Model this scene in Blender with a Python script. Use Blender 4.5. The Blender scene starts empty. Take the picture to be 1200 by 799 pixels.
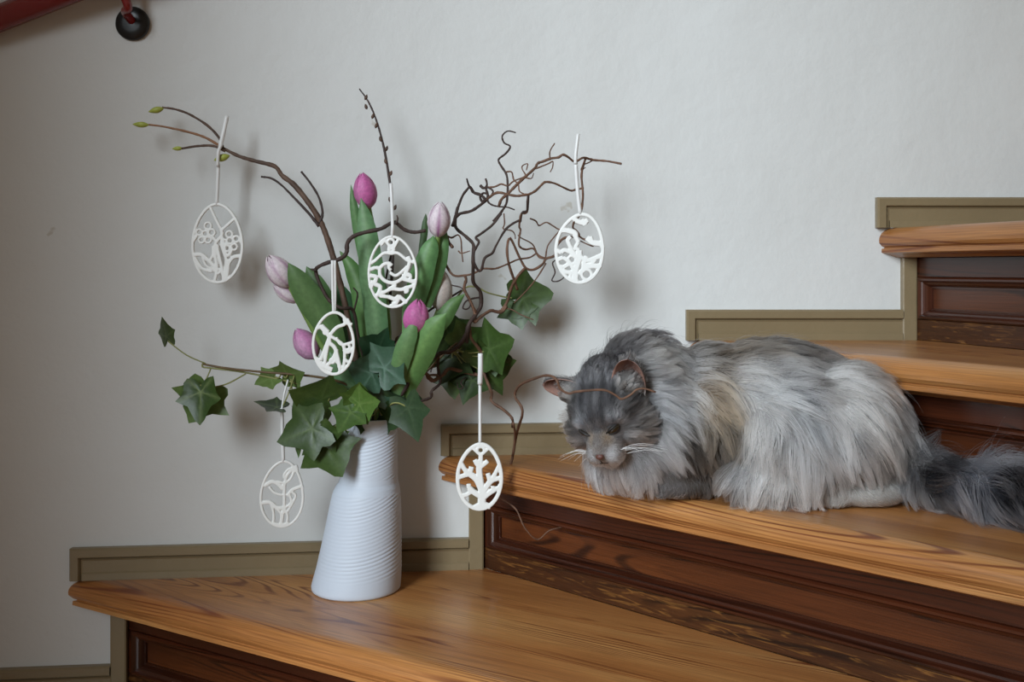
import bpy, bmesh, math, random
import numpy as np
from mathutils import Vector, Matrix
R = math.radians
random.seed(7)
rng = np.random.default_rng(11)
scene = bpy.context.scene
COL = scene.collection

# ---------------------------------------------------------------- camera, light, exposure
D0, CZ, F, HZ = 1.56, 0.6177, 1200.0, 315.0      # camera distance to wall, eye height, focal length (px), horizon row
cam_d = bpy.data.cameras.new('camera')
cam_d.sensor_fit = 'HORIZONTAL'; cam_d.sensor_width = 36.0; cam_d.lens = 36.0
cam_d.shift_y = (HZ - 399.5) / 1200.0
cam_d.clip_start = 0.02
cam = bpy.data.objects.new('camera', cam_d); COL.objects.link(cam)
cam.location = (0, -D0, CZ); cam.rotation_euler = (R(90), 0, 0)
scene.camera = cam

vs = scene.view_settings
vs.view_transform = 'Standard'; vs.look = 'None'; vs.gamma = 1.0; vs.use_curve_mapping = False
vs.exposure = 0.0

world = bpy.data.worlds.new('world'); scene.world = world
world.use_nodes = True
bg = world.node_tree.nodes['Background']
bg.inputs[0].default_value = (1.0, 0.84, 0.65, 1); bg.inputs[1].default_value = 0.185

def area_light(name, loc, target, sx, sy, power, color):
    ld = bpy.data.lights.new(name, 'AREA'); ld.shape = 'RECTANGLE'; ld.size = sx; ld.size_y = sy
    ld.energy = power; ld.color = color
    o = bpy.data.objects.new(name, ld); COL.objects.link(o); o.location = loc
    o.rotation_euler = (Vector(target) - Vector(loc)).to_track_quat('-Z', 'Y').to_euler()
    return o
# daylight of the stairwell window, ahead of the wall, high and to the left of the camera
kl = area_light('stairwell_window_daylight', (-1.95, -3.2, 2.0), (-0.20, 0.0, 0.62), 1.7, 2.4, 24.0, (0.82, 0.92, 1.0))
kl.data.spread = R(44)                         # beam narrowed so the wall dims towards the right

def W(px, py, y):
    d = D0 + y
    return Vector(((px - 600.0) / F * d, y, CZ - (py - HZ) / F * d))
PXM = 1.0 / F        # metres per pixel = PXM * depth

# ---------------------------------------------------------------- scene helpers
def mesh_obj(name, verts, faces, mat, parent=None, smooth=False, uvs=None, cols=None):
    me = bpy.data.meshes.new(name)
    me.from_pydata([tuple(v) for v in verts], [], faces)
    if uvs is not None:
        ul = me.uv_layers.new(name='UVMap')
        li = np.empty(len(me.loops), dtype=np.int32); me.loops.foreach_get('vertex_index', li)
        ul.data.foreach_set('uv', np.asarray(uvs, dtype=np.float32)[li].ravel())
    if cols is not None:
        ca = me.color_attributes.new('tint', 'FLOAT_COLOR', 'POINT')
        ca.data.foreach_set('color', np.asarray(cols, dtype=np.float32).ravel())
    if smooth:
        me.polygons.foreach_set('use_smooth', [True] * len(me.polygons))
    me.update()
    o = bpy.data.objects.new(name, me); COL.objects.link(o)
    if mat: me.materials.append(mat)
    if parent: o.parent = parent
    return o
def empty(name, loc=(0, 0, 0)):
    o = bpy.data.objects.new(name, None); COL.objects.link(o); o.location = loc
    o.empty_display_size = 0.02
    return o
def tag(o, label=None, cat=None, group=None, kind=None):
    if label: o['label'] = label
    if cat: o['category'] = cat
    if group: o['group'] = group
    if kind: o['kind'] = kind
    return o
def keep(o, parent):                       # parent without moving
    o.parent = parent; o.matrix_parent_inverse = Matrix.Translation(-Vector(parent.location))
    return o
class MB:
    """collects geometry for one mesh"""
    def __init__(s): s.v = []; s.f = []; s.uv = []; s.c = []
    def add(s, v, f, uv=None, c=None):
        n = len(s.v); s.v += [tuple(p) for p in v]; s.f += [tuple(i + n for i in q) for q in f]
        s.uv += [tuple(q) for q in uv] if uv is not None else [(0, 0)] * len(v)
        s.c += list(c) if c is not None else [(1, 1, 1, 1)] * len(v)
    def build(s, name, mat, parent=None, smooth=False, cols=False):
        o = mesh_obj(name, s.v, s.f, mat, None, smooth, s.uv, s.c if cols else None)
        if parent: keep(o, parent)
        return o
def catmull(P, n=6):
    P = [Vector(p) for p in P]
    if len(P) < 3:
        return [P[0].lerp(P[-1], i / n) for i in range(n + 1)]
    Q = [2 * P[0] - P[1]] + P + [2 * P[-1] - P[-2]]
    out = []
    for i in range(1, len(Q) - 2):
        a, b, c, d = Q[i-1], Q[i], Q[i+1], Q[i+2]
        for k in range(n):
            t = k / n
            out.append(0.5 * ((2*b) + (c-a)*t + (2*a-5*b+4*c-d)*t*t + (3*b-a-3*c+d)*t**3))
    out.append(P[-1])
    return out
def tube_data(pts, rad, seg=6, flat=1.0, bump=0.0):
    """tube along pts; rad is one radius or a list that is stretched over the length"""
    pts = [Vector(p) for p in pts]; n = len(pts)
    rad = [rad] if not isinstance(rad, (list, tuple)) else list(rad)
    rr = np.interp(np.linspace(0, 1, n), np.linspace(0, 1, len(rad)) if len(rad) > 1 else [0], rad)
    V = []; Fc = []; U = []
    up = None; s = 0.0
    for i, p in enumerate(pts):
        t = (pts[min(i+1, n-1)] - pts[max(i-1, 0)])
        t = t.normalized() if t.length > 1e-9 else Vector((0, 0, 1))
        if up is None:
            up = t.orthogonal().normalized()
        up = (up - t * up.dot(t)); up = up.normalized() if up.length > 1e-6 else t.orthogonal().normalized()
        bn = t.cross(up)
        if i: s += (p - pts[i-1]).length
        r = rr[i] * (1 + bump * (random.random() - .5) * 2)
        for k in range(seg):
            a = 2 * math.pi * k / seg
            V.append(p + up * (math.cos(a) * r) + bn * (math.sin(a) * r * flat)); U.append((s, k / seg))
    for i in range(n - 1):
        for k in range(seg):
            a = i * seg + k; b = i * seg + (k + 1) % seg
            Fc.append((a, b, b + seg, a + seg))
    Fc.append(tuple(range(seg - 1, -1, -1))); Fc.append(tuple((n - 1) * seg + k for k in range(seg)))
    return V, Fc, U

# ---------------------------------------------------------------- material helpers
def mat_new(name):
    m = bpy.data.materials.new(name); m.use_nodes = True
    nt = m.node_tree; p = nt.nodes['Principled BSDF']
    return m, nt, p
def N(nt, kind, **kw):
    n = nt.nodes.new(kind)
    for k, v in kw.items():
        if k.startswith('i_'):
            key = k[2:]; n.inputs[int(key) if key.isdigit() else key.replace('_', ' ')].default_value = v
        else: setattr(n, k, v)
    return n
def ramp(nt, stops):
    r = nt.nodes.new('ShaderNodeValToRGB'); e = r.color_ramp.elements
    e[0].position, e[0].color = stops[0][0], (*stops[0][1], 1)
    e[1].position, e[1].color = stops[-1][0], (*stops[-1][1], 1)
    for pos, c in stops[1:-1]:
        x = e.new(pos); x.color = (*c, 1)
    return r
def srgb(r, g, b):
    f = lambda c: (c/255)/12.92 if c/255 <= .04045 else ((c/255+.055)/1.055)**2.4
    return (f(r), f(g), f(b))
def plain(name, col, rough=0.5, noise=0.0, nscale=40, bump=0.0, bscale=60, spec=0.5, sss=0.0, coat=0.0):
    m, nt, p = mat_new(name)
    p.inputs['Base Color'].default_value = (*col, 1); p.inputs['Roughness'].default_value = rough
    p.inputs['Specular IOR Level'].default_value = spec
    if coat: p.inputs['Coat Weight'].default_value = coat; p.inputs['Coat Roughness'].default_value = 0.15
    tc = N(nt, 'ShaderNodeTexCoord')
    if noise:
        nz = N(nt, 'ShaderNodeTexNoise', i_Scale=nscale, i_Detail=5.0)
        nt.links.new(tc.outputs['Object'], nz.inputs['Vector'])
        lo = tuple(c * (1 - noise) for c in col); hi = tuple(min(1, c * (1 + noise)) for c in col)
        r = ramp(nt, [(0.3, lo), (0.7, hi)])
        nt.links.new(nz.outputs['Fac'], r.inputs['Fac']); nt.links.new(r.outputs['Color'], p.inputs['Base Color'])
    if bump:
        nb = N(nt, 'ShaderNodeTexNoise', i_Scale=bscale, i_Detail=4.0)
        nt.links.new(tc.outputs['Object'], nb.inputs['Vector'])
        b = N(nt, 'ShaderNodeBump', i_Strength=bump, i_Distance=0.002)
        nt.links.new(nb.outputs['Fac'], b.inputs['Height']); nt.links.new(b.outputs['Normal'], p.inputs['Normal'])
    if sss:
        p.inputs['Subsurface Weight'].default_value = sss; p.inputs['Subsurface Radius'].default_value = (.004, .003, .002)
        p.inputs['Subsurface Scale'].default_value = 1.0
    return m

def wood(name, lo, mid, hi, streak, rough=0.35, ring=(9.0, 300.0), worn=None, coat=0.25, seed=0.0):
    """pine with the grain along U of the UV map (metres)"""
    m, nt, p = mat_new(name); L = nt.links.new
    uv = N(nt, 'ShaderNodeUVMap'); oi = N(nt, 'ShaderNodeObjectInfo')
    off = N(nt, 'ShaderNodeVectorMath', operation='SCALE'); 
    cmb = N(nt, 'ShaderNodeCombineXYZ'); L(oi.outputs['Random'], cmb.inputs[2]); L(oi.outputs['Random'], cmb.inputs[0])
    L(cmb.outputs[0], off.inputs[0]); off.inputs['Scale'].default_value = 13.0
    add = N(nt, 'ShaderNodeVectorMath', operation='ADD'); L(uv.outputs[0], add.inputs[0]); L(off.outputs[0], add.inputs[1])
    # broad tone
    mp1 = N(nt, 'ShaderNodeMapping'); mp1.inputs['Scale'].default_value = (1.6, 16, 4); L(add.outputs[0], mp1.inputs[0])
    n1 = N(nt, 'ShaderNodeTexNoise', i_Scale=1.0, i_Detail=3.0); L(mp1.outputs[0], n1.inputs['Vector'])
    r1 = ramp(nt, [(0.3, lo), (0.5, mid), (0.72, hi)]); L(n1.outputs['Fac'], r1.inputs[0])
    # year rings: distorted bands across the board
    mp2 = N(nt, 'ShaderNodeMapping'); mp2.inputs['Scale'].default_value = (ring[0] * .07, ring[0], 1); L(add.outputs[0], mp2.inputs[0])
    n2 = N(nt, 'ShaderNodeTexNoise', i_Scale=1.0, i_Detail=1.5); L(mp2.outputs[0], n2.inputs['Vector'])
    mm = N(nt, 'ShaderNodeMath', operation='MULTIPLY', i_1=ring[1]); L(n2.outputs['Fac'], mm.inputs[0])
    sn = N(nt, 'ShaderNodeMath', operation='SINE'); L(mm.outputs[0], sn.inputs[0])
    mr = N(nt, 'ShaderNodeMapRange', i_1=0.25, i_2=0.95, i_3=0.0, i_4=1.0); L(sn.outputs[0], mr.inputs[0])
    # fade rings in and out
    n3 = N(nt, 'ShaderNodeTexNoise', i_Scale=1.0, i_Detail=2.0)
    mp3 = N(nt, 'ShaderNodeMapping'); mp3.inputs['Scale'].default_value = (2.5, 22, 3); mp3.inputs['Location'].default_value = (5, 3, seed)
    L(add.outputs[0], mp3.inputs[0]); L(mp3.outputs[0], n3.inputs['Vector'])
    mr3 = N(nt, 'ShaderNodeMapRange', i_1=0.49, i_2=0.60, i_3=0.05, i_4=0.9); L(n3.outputs['Fac'], mr3.inputs[0])
    f = N(nt, 'ShaderNodeMath', operation='MULTIPLY'); L(mr.outputs[0], f.inputs[0]); L(mr3.outputs[0], f.inputs[1])
    mx = N(nt, 'ShaderNodeMix', data_type='RGBA'); L(f.outputs[0], mx.inputs['Factor']); L(r1.outputs[0], mx.inputs[6]); mx.inputs[7].default_value = (*streak, 1)
    # fine fibre
    mp4 = N(nt, 'ShaderNodeMapping'); mp4.inputs['Scale'].default_value = (14, 700, 9); L(add.outputs[0], mp4.inputs[0])
    n4 = N(nt, 'ShaderNodeTexNoise', i_Scale=1.0, i_Detail=2.0); L(mp4.outputs[0], n4.inputs['Vector'])
    mr4 = N(nt, 'ShaderNodeMapRange', i_1=0.3, i_2=0.7, i_3=0.72, i_4=1.14); L(n4.outputs['Fac'], mr4.inputs[0])
    mu = N(nt, 'ShaderNodeMix', data_type='RGBA', blend_type='MULTIPLY', i_0=1.0); L(mx.outputs[2], mu.inputs[6]); L(mr4.outputs[0], mu.inputs[7])
    tone = N(nt, 'ShaderNodeMapRange', i_1=0.0, i_2=1.0, i_3=0.84, i_4=1.1); L(oi.outputs['Random'], tone.inputs[0])
    mt = N(nt, 'ShaderNodeMix', data_type='RGBA', blend_type='MULTIPLY', i_0=1.0); L(mu.outputs[2], mt.inputs[6]); L(tone.outputs[0], mt.inputs[7])
    out = mt.outputs[2]
    if worn:
        mp5 = N(nt, 'ShaderNodeMapping'); mp5.inputs['Scale'].default_value = (22, 230, 7); L(add.outputs[0], mp5.inputs[0])
        n5 = N(nt, 'ShaderNodeTexNoise', i_Scale=1.0, i_Detail=4.0, i_Distortion=1.2); L(mp5.outputs[0], n5.inputs['Vector'])
        mr5 = N(nt, 'ShaderNodeMapRange', i_1=0.55, i_2=0.70, i_3=0.0, i_4=0.55); L(n5.outputs['Fac'], mr5.inputs[0])
        mw = N(nt, 'ShaderNodeMix', data_type='RGBA'); L(mr5.outputs[0], mw.inputs['Factor']); L(out, mw.inputs[6]); mw.inputs[7].default_value = (*worn, 1)
        out = mw.outputs[2]
    L(out, p.inputs['Base Color'])
    p.inputs['Roughness'].default_value = rough
    p.inputs['Coat Weight'].default_value = coat; p.inputs['Coat Roughness'].default_value = 0.22
    b = N(nt, 'ShaderNodeBump', i_Strength=0.25, i_Distance=0.0006); L(n4.outputs['Fac'], b.inputs['Height']); L(b.outputs[0], p.inputs['Normal'])
    return m

M = {}
M['tread'] = wood('honey_pine', srgb(152, 96, 50), srgb(180, 122, 68), srgb(198, 146, 88), srgb(112, 54, 24))
M['riser'] = wood('dark_stained_pine', srgb(62, 30, 14), srgb(84, 42, 19), srgb(106, 56, 26), srgb(40, 17, 8), rough=0.33, coat=0.35)
M['riser_dark'] = wood('red_brown_stained_pine', srgb(52, 23, 12), srgb(68, 31, 16), srgb(84, 40, 20), srgb(36, 15, 8), rough=0.3, coat=0.45)
M['riser_worn'] = wood('scuffed_stained_pine', srgb(48, 24, 12), srgb(68, 37, 18), srgb(94, 56, 27), srgb(30, 14, 7), worn=srgb(148, 100, 48), coat=0.3)
M['olive'] = plain('olive_brown_gloss_paint', srgb(128, 112, 84), 0.38, noise=.06, nscale=9, bump=.25, bscale=120)
M['ceramic'] = plain('white_bisque_porcelain', srgb(203, 212, 224), 0.55, sss=0.0)
M['rail_red'] = plain('dark_red_gloss_paint', srgb(120, 26, 28), 0.25, coat=.6)
M['iron'] = plain('black_painted_iron', srgb(20, 20, 20), 0.35)

def wall_mat():
    m, nt, p = mat_new('painted_plaster'); L = nt.links.new
    tc = N(nt, 'ShaderNodeTexCoord')
    n1 = N(nt, 'ShaderNodeTexNoise', i_Scale=2.2, i_Detail=4.0); L(tc.outputs['Object'], n1.inputs['Vector'])
    r1 = ramp(nt, [(0.3, srgb(206, 206, 203)), (0.7, srgb(213, 214, 212))]); L(n1.outputs['Fac'], r1.inputs[0])
    # small chips and stains
    n2 = N(nt, 'ShaderNodeTexNoise', i_Scale=26.0, i_Detail=3.0); L(tc.outputs['Object'], n2.inputs['Vector'])
    mr = N(nt, 'ShaderNodeMapRange', i_1=0.735, i_2=0.76, i_3=0.0, i_4=0.5); L(n2.outputs['Fac'], mr.inputs[0])
    mx = N(nt, 'ShaderNodeMix', data_type='RGBA'); L(mr.outputs[0], mx.inputs['Factor']); L(r1.outputs[0], mx.inputs[6]); mx.inputs[7].default_value = (*srgb(170, 160, 140), 1)
    L(mx.outputs[2], p.inputs['Base Color'])
    n3 = N(nt, 'ShaderNodeTexNoise', i_Scale=55.0, i_Detail=6.0, i_Roughness=.6); L(tc.outputs['Object'], n3.inputs['Vector'])
    n4 = N(nt, 'ShaderNodeTexNoise', i_Scale=7.0, i_Detail=2.0); L(tc.outputs['Object'], n4.inputs['Vector'])
    b1 = N(nt, 'ShaderNodeBump', i_Strength=0.32, i_Distance=0.003); L(n3.outputs['Fac'], b1.inputs['Height'])
    b2 = N(nt, 'ShaderNodeBump', i_Strength=0.35, i_Distance=0.012); L(n4.outputs['Fac'], b2.inputs['Height']); L(b1.outputs[0], b2.inputs['Normal'])
    L(b2.outputs[0], p.inputs['Normal']); p.inputs['Roughness'].default_value = 0.6
    return m
M['wall'] = wall_mat()

# ---------------------------------------------------------------- room shell
def yw(x):                                   # the wall bends gently towards the camera on the left
    u = 0.12 - x
    return -0.105 * 0.5 * (math.sqrt(u * u + 0.05) + u)
def build_wall():
    xs = np.linspace(-1.07, 1.9, 120); zs = np.linspace(-0.1, 2.6, 6)
    v = []; f = []
    for x in xs:
        for z in zs: v.append((x, yw(x), z))
    n0 = len(v)
    for x in xs:
        for z in zs: v.append((x, yw(x) + 0.16, z))
    nz = len(zs)
    for i in range(len(xs) - 1):
        for j in range(nz - 1):
            a = i * nz + j
            f.append((a, a + nz, a + nz + 1, a + 1)); f.append((n0 + a, n0 + a + 1, n0 + a + nz + 1, n0 + a + nz))
    tag(mesh_obj('wall_back', v, f, M['wall'], smooth=True), 'off-white painted plaster wall behind the stairs', kind='structure')
build_wall()
def box_data(x0, x1, y0, y1, z0, z1):
    v = [(x, y, z) for x in (x0, x1) for y in (y0, y1) for z in (z0, z1)]
    return v, [(0, 1, 3, 2), (4, 6, 7, 5), (0, 4, 5, 1), (2, 3, 7, 6), (0, 2, 6, 4), (1, 5, 7, 3)]
v, f = box_data(-1.25, -1.07, -1.54, 0.16, -0.1, 2.6)  # added out of view to keep the window light off the left
tag(mesh_obj('added_shade_wall', v, f, M['wall']), 'added unseen wall that shades the left of the back wall', kind='structure')
v, f = box_data(-1.07, 1.9, -2.2, 0.0, -0.06, 0.0)
uvq = [(p[0], p[1]) for p in v]
tag(mesh_obj('floor', v, f, M['tread'], uvs=uvq), 'pine landing at the foot of the stairs', kind='structure')

# ---------------------------------------------------------------- winder stairs
RISE, NT, OVER = 0.17, 0.045, 0.050
NEWEL = Vector((0.90, -1.02))
TIPX = [-0.641, -0.11, 0.267, 0.558, 0.80, 1.04]
TIP = [Vector((x, yw(x))) for x in TIPX]
UDIR = [(NEWEL - t).normalized() for t in TIP]
NOUT = [Vector((u.y, -u.x)) for u in UDIR]          # points down the stairs
LEN = [(NEWEL - t).length - 0.10 for t in TIP]
def line_wall(p, u, push=0.008):
    """point of line p+u*t on the wall surface"""
    q = p.copy()
    for _ in range(6):
        t = (yw(q.x) + push - q.y) / u.y; q = q + u * t
    return q
def clip(poly, p, n):
    """keep the side where (q-p).n <= 0"""
    out = []
    for i, a in enumerate(poly):
        b = poly[(i + 1) % len(poly)]
        da, db = (a - p).dot(n), (b - p).dot(n)
        if da <= 0: out.append(a)
        if da * db < 0: out.append(a.lerp(b, da / (da - db)))
    return out
def inset(poly, e):
    c = sum(poly, Vector((0, 0))) / len(poly); out = poly
    for i, a in enumerate(poly):
        b = poly[(i + 1) % len(poly)]; t = (b - a)
        if t.length < 1e-6: continue
        n = Vector((t.y, -t.x)).normalized()
        if (c - a).dot(n) > 0: n = -n
        out = clip(out, a - n * e, n)
    return out
staircase = empty('staircase', (0, 0, 0))
tag(staircase, 'honey pine winder stairs with dark panelled risers along the wall', 'staircase', kind='structure')
def tread(i, z, seams):
    tr = empty('tread', (TIP[i].x, TIP[i].y, z)); keep(tr, staircase)
    p, u, n = TIP[i], UDIR[i], NOUT[i]
    p2, u2, n2 = TIP[i+1] - NOUT[i+1] * OVER, UDIR[i+1], NOUT[i+1]
    a = line_wall(p, u); b = p + u * LEN[i]
    c = p2 + u2 * (LEN[i+1]); d = line_wall(p2, u2)
    base = [a, b, c, d]
    edges = list(seams) + [2.0]
    for k in range(len(edges) - 1):
        w0, w1 = edges[k] + .0001, edges[k+1] - .0001
        q = clip(clip(base, p - n * w0, n), p - n * w1, -n)
        if len(q) < 3: continue
        ch = 0.0; qi = inset(q, ch)
        if len(qi) != len(q): qi = q; ch = 0
        m = len(q); V = []; UVv = []
        for (pp, zz) in ((q, z - NT), (q, z - ch), (qi, z)):
            for r in pp:
                V.append((r.x, r.y, zz)); UVv.append(((r - p).dot(u), -(r - p).dot(n)))
        Fc = [tuple(range(m - 1, -1, -1)), tuple(2 * m + j for j in range(m))]
        for l in range(2):
            for j in range(m):
                j2 = (j + 1) % m; Fc.append((l*m + j, l*m + j2, (l+1)*m + j2, (l+1)*m + j))
        mb = MB(); mb.add(V, Fc, UVv); mb.build('plank', M['tread'], tr)
    # front plank with rounded nosing, bead and cove
    w = seams[0] - .0001
    prof = [(-w, -NT), (-w, -.0001), (-w + .0001, 0.0), (-.021, 0.0)]
    for k in range(1, 9):
        t = k / 8 * math.pi / 2 * 1.12
        prof.append((-.021 + .021 * math.sin(t), -.0195 + .0195 * math.cos(t)))
    prof += [(-.004, -.028), (-.0075, -.0300), (-.0075, -.0310), (-.0040, -.0318), (-.0035, -.0375), (-.0060, -.0390), (-.016, -.0415), (-.024, -NT)]
    V = []; UVv = []; Fc = []; arc = 0; m = len(prof)
    ns = 24
    for k, (o, zz) in enumerate(prof):
        if k: arc += math.hypot(o - prof[k-1][0], zz - prof[k-1][1])
        s0 = line_wall(p + n * o, u); s1 = p + n * o + u * LEN[i]
        for j in range(ns + 1):
            q = s0.lerp(s1, j / ns)
            V.append((q.x, q.y, z + zz)); UVv.append(((q - p).dot(u), w - arc))
    for k in range(m):
        k2 = (k + 1) % m
        for j in range(ns):
            Fc.append((k*(ns+1) + j, k*(ns+1) + j + 1, k2*(ns+1) + j + 1, k2*(ns+1) + j))
    Fc.append(tuple(k*(ns+1) for k in range(m))); Fc.append(tuple(k*(ns+1) + ns for k in range(m - 1, -1, -1)))
    mb = MB(); mb.add(V, Fc, UVv); o = mb.build('nosing_plank', M['tread'], tr)
    return tr
def riser(i, z0, z1):
    """panelled riser under tread i between heights z0 and z1"""
    r = empty('riser', (TIP[i].x, TIP[i].y, z0)); keep(r, staircase)
    p, u, n = TIP[i] - NOUT[i] * OVER, UDIR[i], NOUT[i]
    p = line_wall(p, u, 0.0); L = (NEWEL - p).dot(u) - 0.10; H = z1 - z0
    def P3(s, o, z): q = p + u * s + n * o; return (q.x, q.y, z0 + z)
    def bar(name, s0, s1, za, zb, o0, o1, mat, e=.0012):
        V = [P3(s0, o0, za), P3(s1, o0, za), P3(s1, o0, zb), P3(s0, o0, zb),
             P3(s0, o1 - e, za), P3(s1, o1 - e, za), P3(s1, o1 - e, zb), P3(s0, o1 - e, zb),
             P3(s0 + e, o1, za + e), P3(s1, o1, za + e), P3(s1, o1, zb - e), P3(s0 + e, o1, zb - e)]
        Fc = [(3, 2, 1, 0)] + [(a, (a+1) % 4, (a+1) % 4 + 4, a + 4) for a in range(4)] + [(a+4, (a+1) % 4 + 4, (a+1) % 4 + 8, a + 8) for a in range(4)] + [(8, 9, 10, 11)]
        uv = [((Vector(q[:2]) - p).dot(u), q[2]) for q in V]
        if name == 'stile': uv = [(b_, a_) for a_, b_ in uv]
        mb = MB(); mb.add(V, Fc, uv); return mb.build(name, mat, r)
    st, tr_, br = 0.012, 0.030, 0.032
    bar('top_rail', 0.0, L, H - tr_, H, -.02, 0.0, M['riser_dark'])
    bar('bottom_rail', 0.0, L, 0.0, br, -.02, 0.0, M['riser_worn'])
    bar('stile', 0.0, st, br, H - tr_, -.02, 0.0, M['riser_dark'])
    bar('panel', st, L, br, H - tr_, -.02, -.013, M['riser'])
    prof = [(0.0, -.013), (0.0, .002), (.0022, .0045), (.0050, .0045), (.0066, .0015), (.0080, .0000), (.0105, -.0015), (.0125, -.0050), (.0140, -.0095), (.0165, -.0095), (.0165, -.013)]
    mb = MB(); m = len(prof)
    def strip(fa, fb, uvf):
        V = []; uv = []
        for e, o in prof:
            for fn in (fa, fb):
                s, z = fn(e); V.append(P3(s, o, z)); uv.append(uvf(s, z, e))
        mb.add(V, [(2*k, 2*k+1, 2*k+3, 2*k+2) for k in range(m - 1)], uv)
    zt, zb, sl = H - tr_, br, st
    strip(lambda e: (sl + e, zt - e), lambda e: (L, zt - e), lambda s, z, e: (s, e))
    strip(lambda e: (L, zb + e), lambda e: (sl + e, zb + e), lambda s, z, e: (s, e + .3))
    strip(lambda e: (sl + e, zb + e), lambda e: (sl + e, zt - e), lambda s, z, e: (z, e + .6))
    mb.build('panel_moulding', M['riser_dark'], r)
    return r
ZT = [RISE * (k + 1) for k in range(5)]
for i, seams in enumerate(((.098, .223), (.085, .19, .30), (.10, .21), (.10, .2), (.10, .2))):
    tread(i, ZT[i], seams)
for i in range(5):
    riser(i, ZT[i] - RISE, ZT[i] - NT)

# ---------------------------------------------------------------- skirting boards and the strips beside the risers
def riser_x(i):
    return line_wall(TIP[i] - NOUT[i] * OVER, UDIR[i], 0.0).x
BH = 0.046
def baseboard(name, label, x0, x1, z0, left_end=True):
    mb = MB(); z1 = z0 + BH; n = 24
    prof = [(0, 0), (0, .010), (.0025, .013), (.0125, .013), (.0140, .0105), (.0150, .0080), (.0160, .0105), (.0180, .0095)]
    m = len(prof); V = []
    for e, t in prof:
        xa = x0 + (e if left_end else 0)
        for j in range(n + 1):
            x = xa + (x1 - xa) * j / n; V.append((x, yw(x) - t, z1 - e))
    e, t = .0180, .0095
    low = [(z0 + .0115, t), (z0 + .0095, t + .0022), (z0 + .0015, t + .0028), (z0, t + .0028)]
    xa = x0 + (e if left_end else 0)
    for z, tt in low:
        for j in range(n + 1):
            x = xa + (x1 - xa) * j / n; V.append((x, yw(x) - tt, z))
    m2 = m + len(low)
    mb.add(V, [(k*(n+1)+j, (k+1)*(n+1)+j, (k+1)*(n+1)+j+1, k*(n+1)+j+1) for k in range(m2 - 1) for j in range(n)])
    if left_end:
        V = []
        for e, t in prof:
            x = x0 + e; V += [(x, yw(x) - t, z1 - e), (x, yw(x) - t, z0)]
        mb.add(V, [(2*k, 2*k+1, 2*k+3, 2*k+2) for k in range(m - 1)])
    tag(mb.build(name, M['olive']), label, kind='structure')
def wall_strip(name, label, x0, x1, z0, z1, t):
    V = []
    for x, e in ((x0, 0), (x0, t), (x0 + .002, t + .0012), (x1 - .002, t + .0012), (x1, t), (x1, 0)):
        for z in (z0, z1): V.append((x, yw(x) - e, z))
    mb = MB(); mb.add(V, [(2*k, 2*k+1, 2*k+3, 2*k+2) for k in range(5)] + [(0, 2, 4, 6, 8, 10), (11, 9, 7, 5, 3, 1)])
    tag(mb.build(name, M['olive']), label, kind='structure')
RX = [riser_x(i) for i in range(5)]
TW = 0.020
baseboard('baseboard_landing', 'olive skirting board along the landing below the stairs', -1.06, RX[0] - TW, 0.0, False)
baseboard('baseboard_vase_tread', 'olive skirting board behind the white vase', TIPX[0] + .006, RX[1] - TW, ZT[0])
baseboard('baseboard_cat_tread', 'olive skirting board left of the cat head', TIPX[1] + .004, RX[2] - TW, ZT[1])
baseboard('baseboard_upper_tread', 'olive skirting board above the cat back', TIPX[2] - .004, RX[3] - TW, ZT[2])
baseboard('baseboard_top_tread', 'olive skirting board on the topmost visible tread', TIPX[3] - .006, RX[4] - TW, ZT[3])
for i in range(5):
    wall_strip('trim_%d' % (i + 1), 'olive upright strip between wall and riser', RX[i] - TW, RX[i] + .002, ZT[i] - RISE, ZT[i] - NT + .006, .0095)

# ---------------------------------------------------------------- handrail
hr = empty('handrail', tuple(W(157, 28, yw(-.52))))
tag(hr, 'dark red handrail with round black wall plate at upper wall', 'handrail')
yh = -0.115
a_, b_ = W(-40, 37, yh), W(1000, -373, yh - .0)
prof = [(0.019 * math.cos(t), 0.015 * math.sin(t)) for t in np.linspace(0, 2 * math.pi, 20, endpoint=False)]
dirr = (b_ - a_).normalized(); upv = Vector((0, -1, 0)); sd = dirr.cross(upv).normalized()
p0 = W(-330, 150, yh)
V = []; Fc = []
pa = a_ - dirr * 0.30
for k, q in enumerate((pa, b_)):
    for c, s in prof: V.append(q + sd * c + upv * s)
ns = len(prof)
Fc = [(k, (k+1) % ns, ns + (k+1) % ns, ns + k) for k in range(ns)] + [tuple(range(ns - 1, -1, -1)), tuple(range(ns, 2 * ns))]
mb = MB(); mb.add(V, Fc); mb.build('rail', M['rail_red'], hr, smooth=True)
yb = yw(W(157, 28, -.07).x)
cpl = W(156, 28, yb)
mb = MB(); V = []; Fc = []; ns = 40
for rr_, dy in ((.0245, 0.0), (.0245, .004), (.0225, .0065), (.012, .0085), (.0, .009)):
    for k in range(ns):
        a = 2 * math.pi * k / ns; V.append((cpl.x + rr_ * math.cos(a), cpl.y - dy, cpl.z + rr_ * math.sin(a)))
for l in range(4):
    for k in range(ns): Fc.append((l*ns + k, l*ns + (k+1) % ns, (l+1)*ns + (k+1) % ns, (l+1)*ns + k))
mb.add(V, Fc); mb.build('wall_plate', M['iron'], hr, smooth=True)
arm = catmull([cpl + Vector((0.001, 0.0, .001)), cpl + Vector((-.0005, -.028, .010)), W(150, 8, yb - .045), W(143, -12, yb - .050), W(139, -33, yh)], 8)
mb = MB(); mb.add(*tube_data(arm, .0062, 12)); mb.build('bracket_arm', M['rail_red'], hr, smooth=True)

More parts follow.
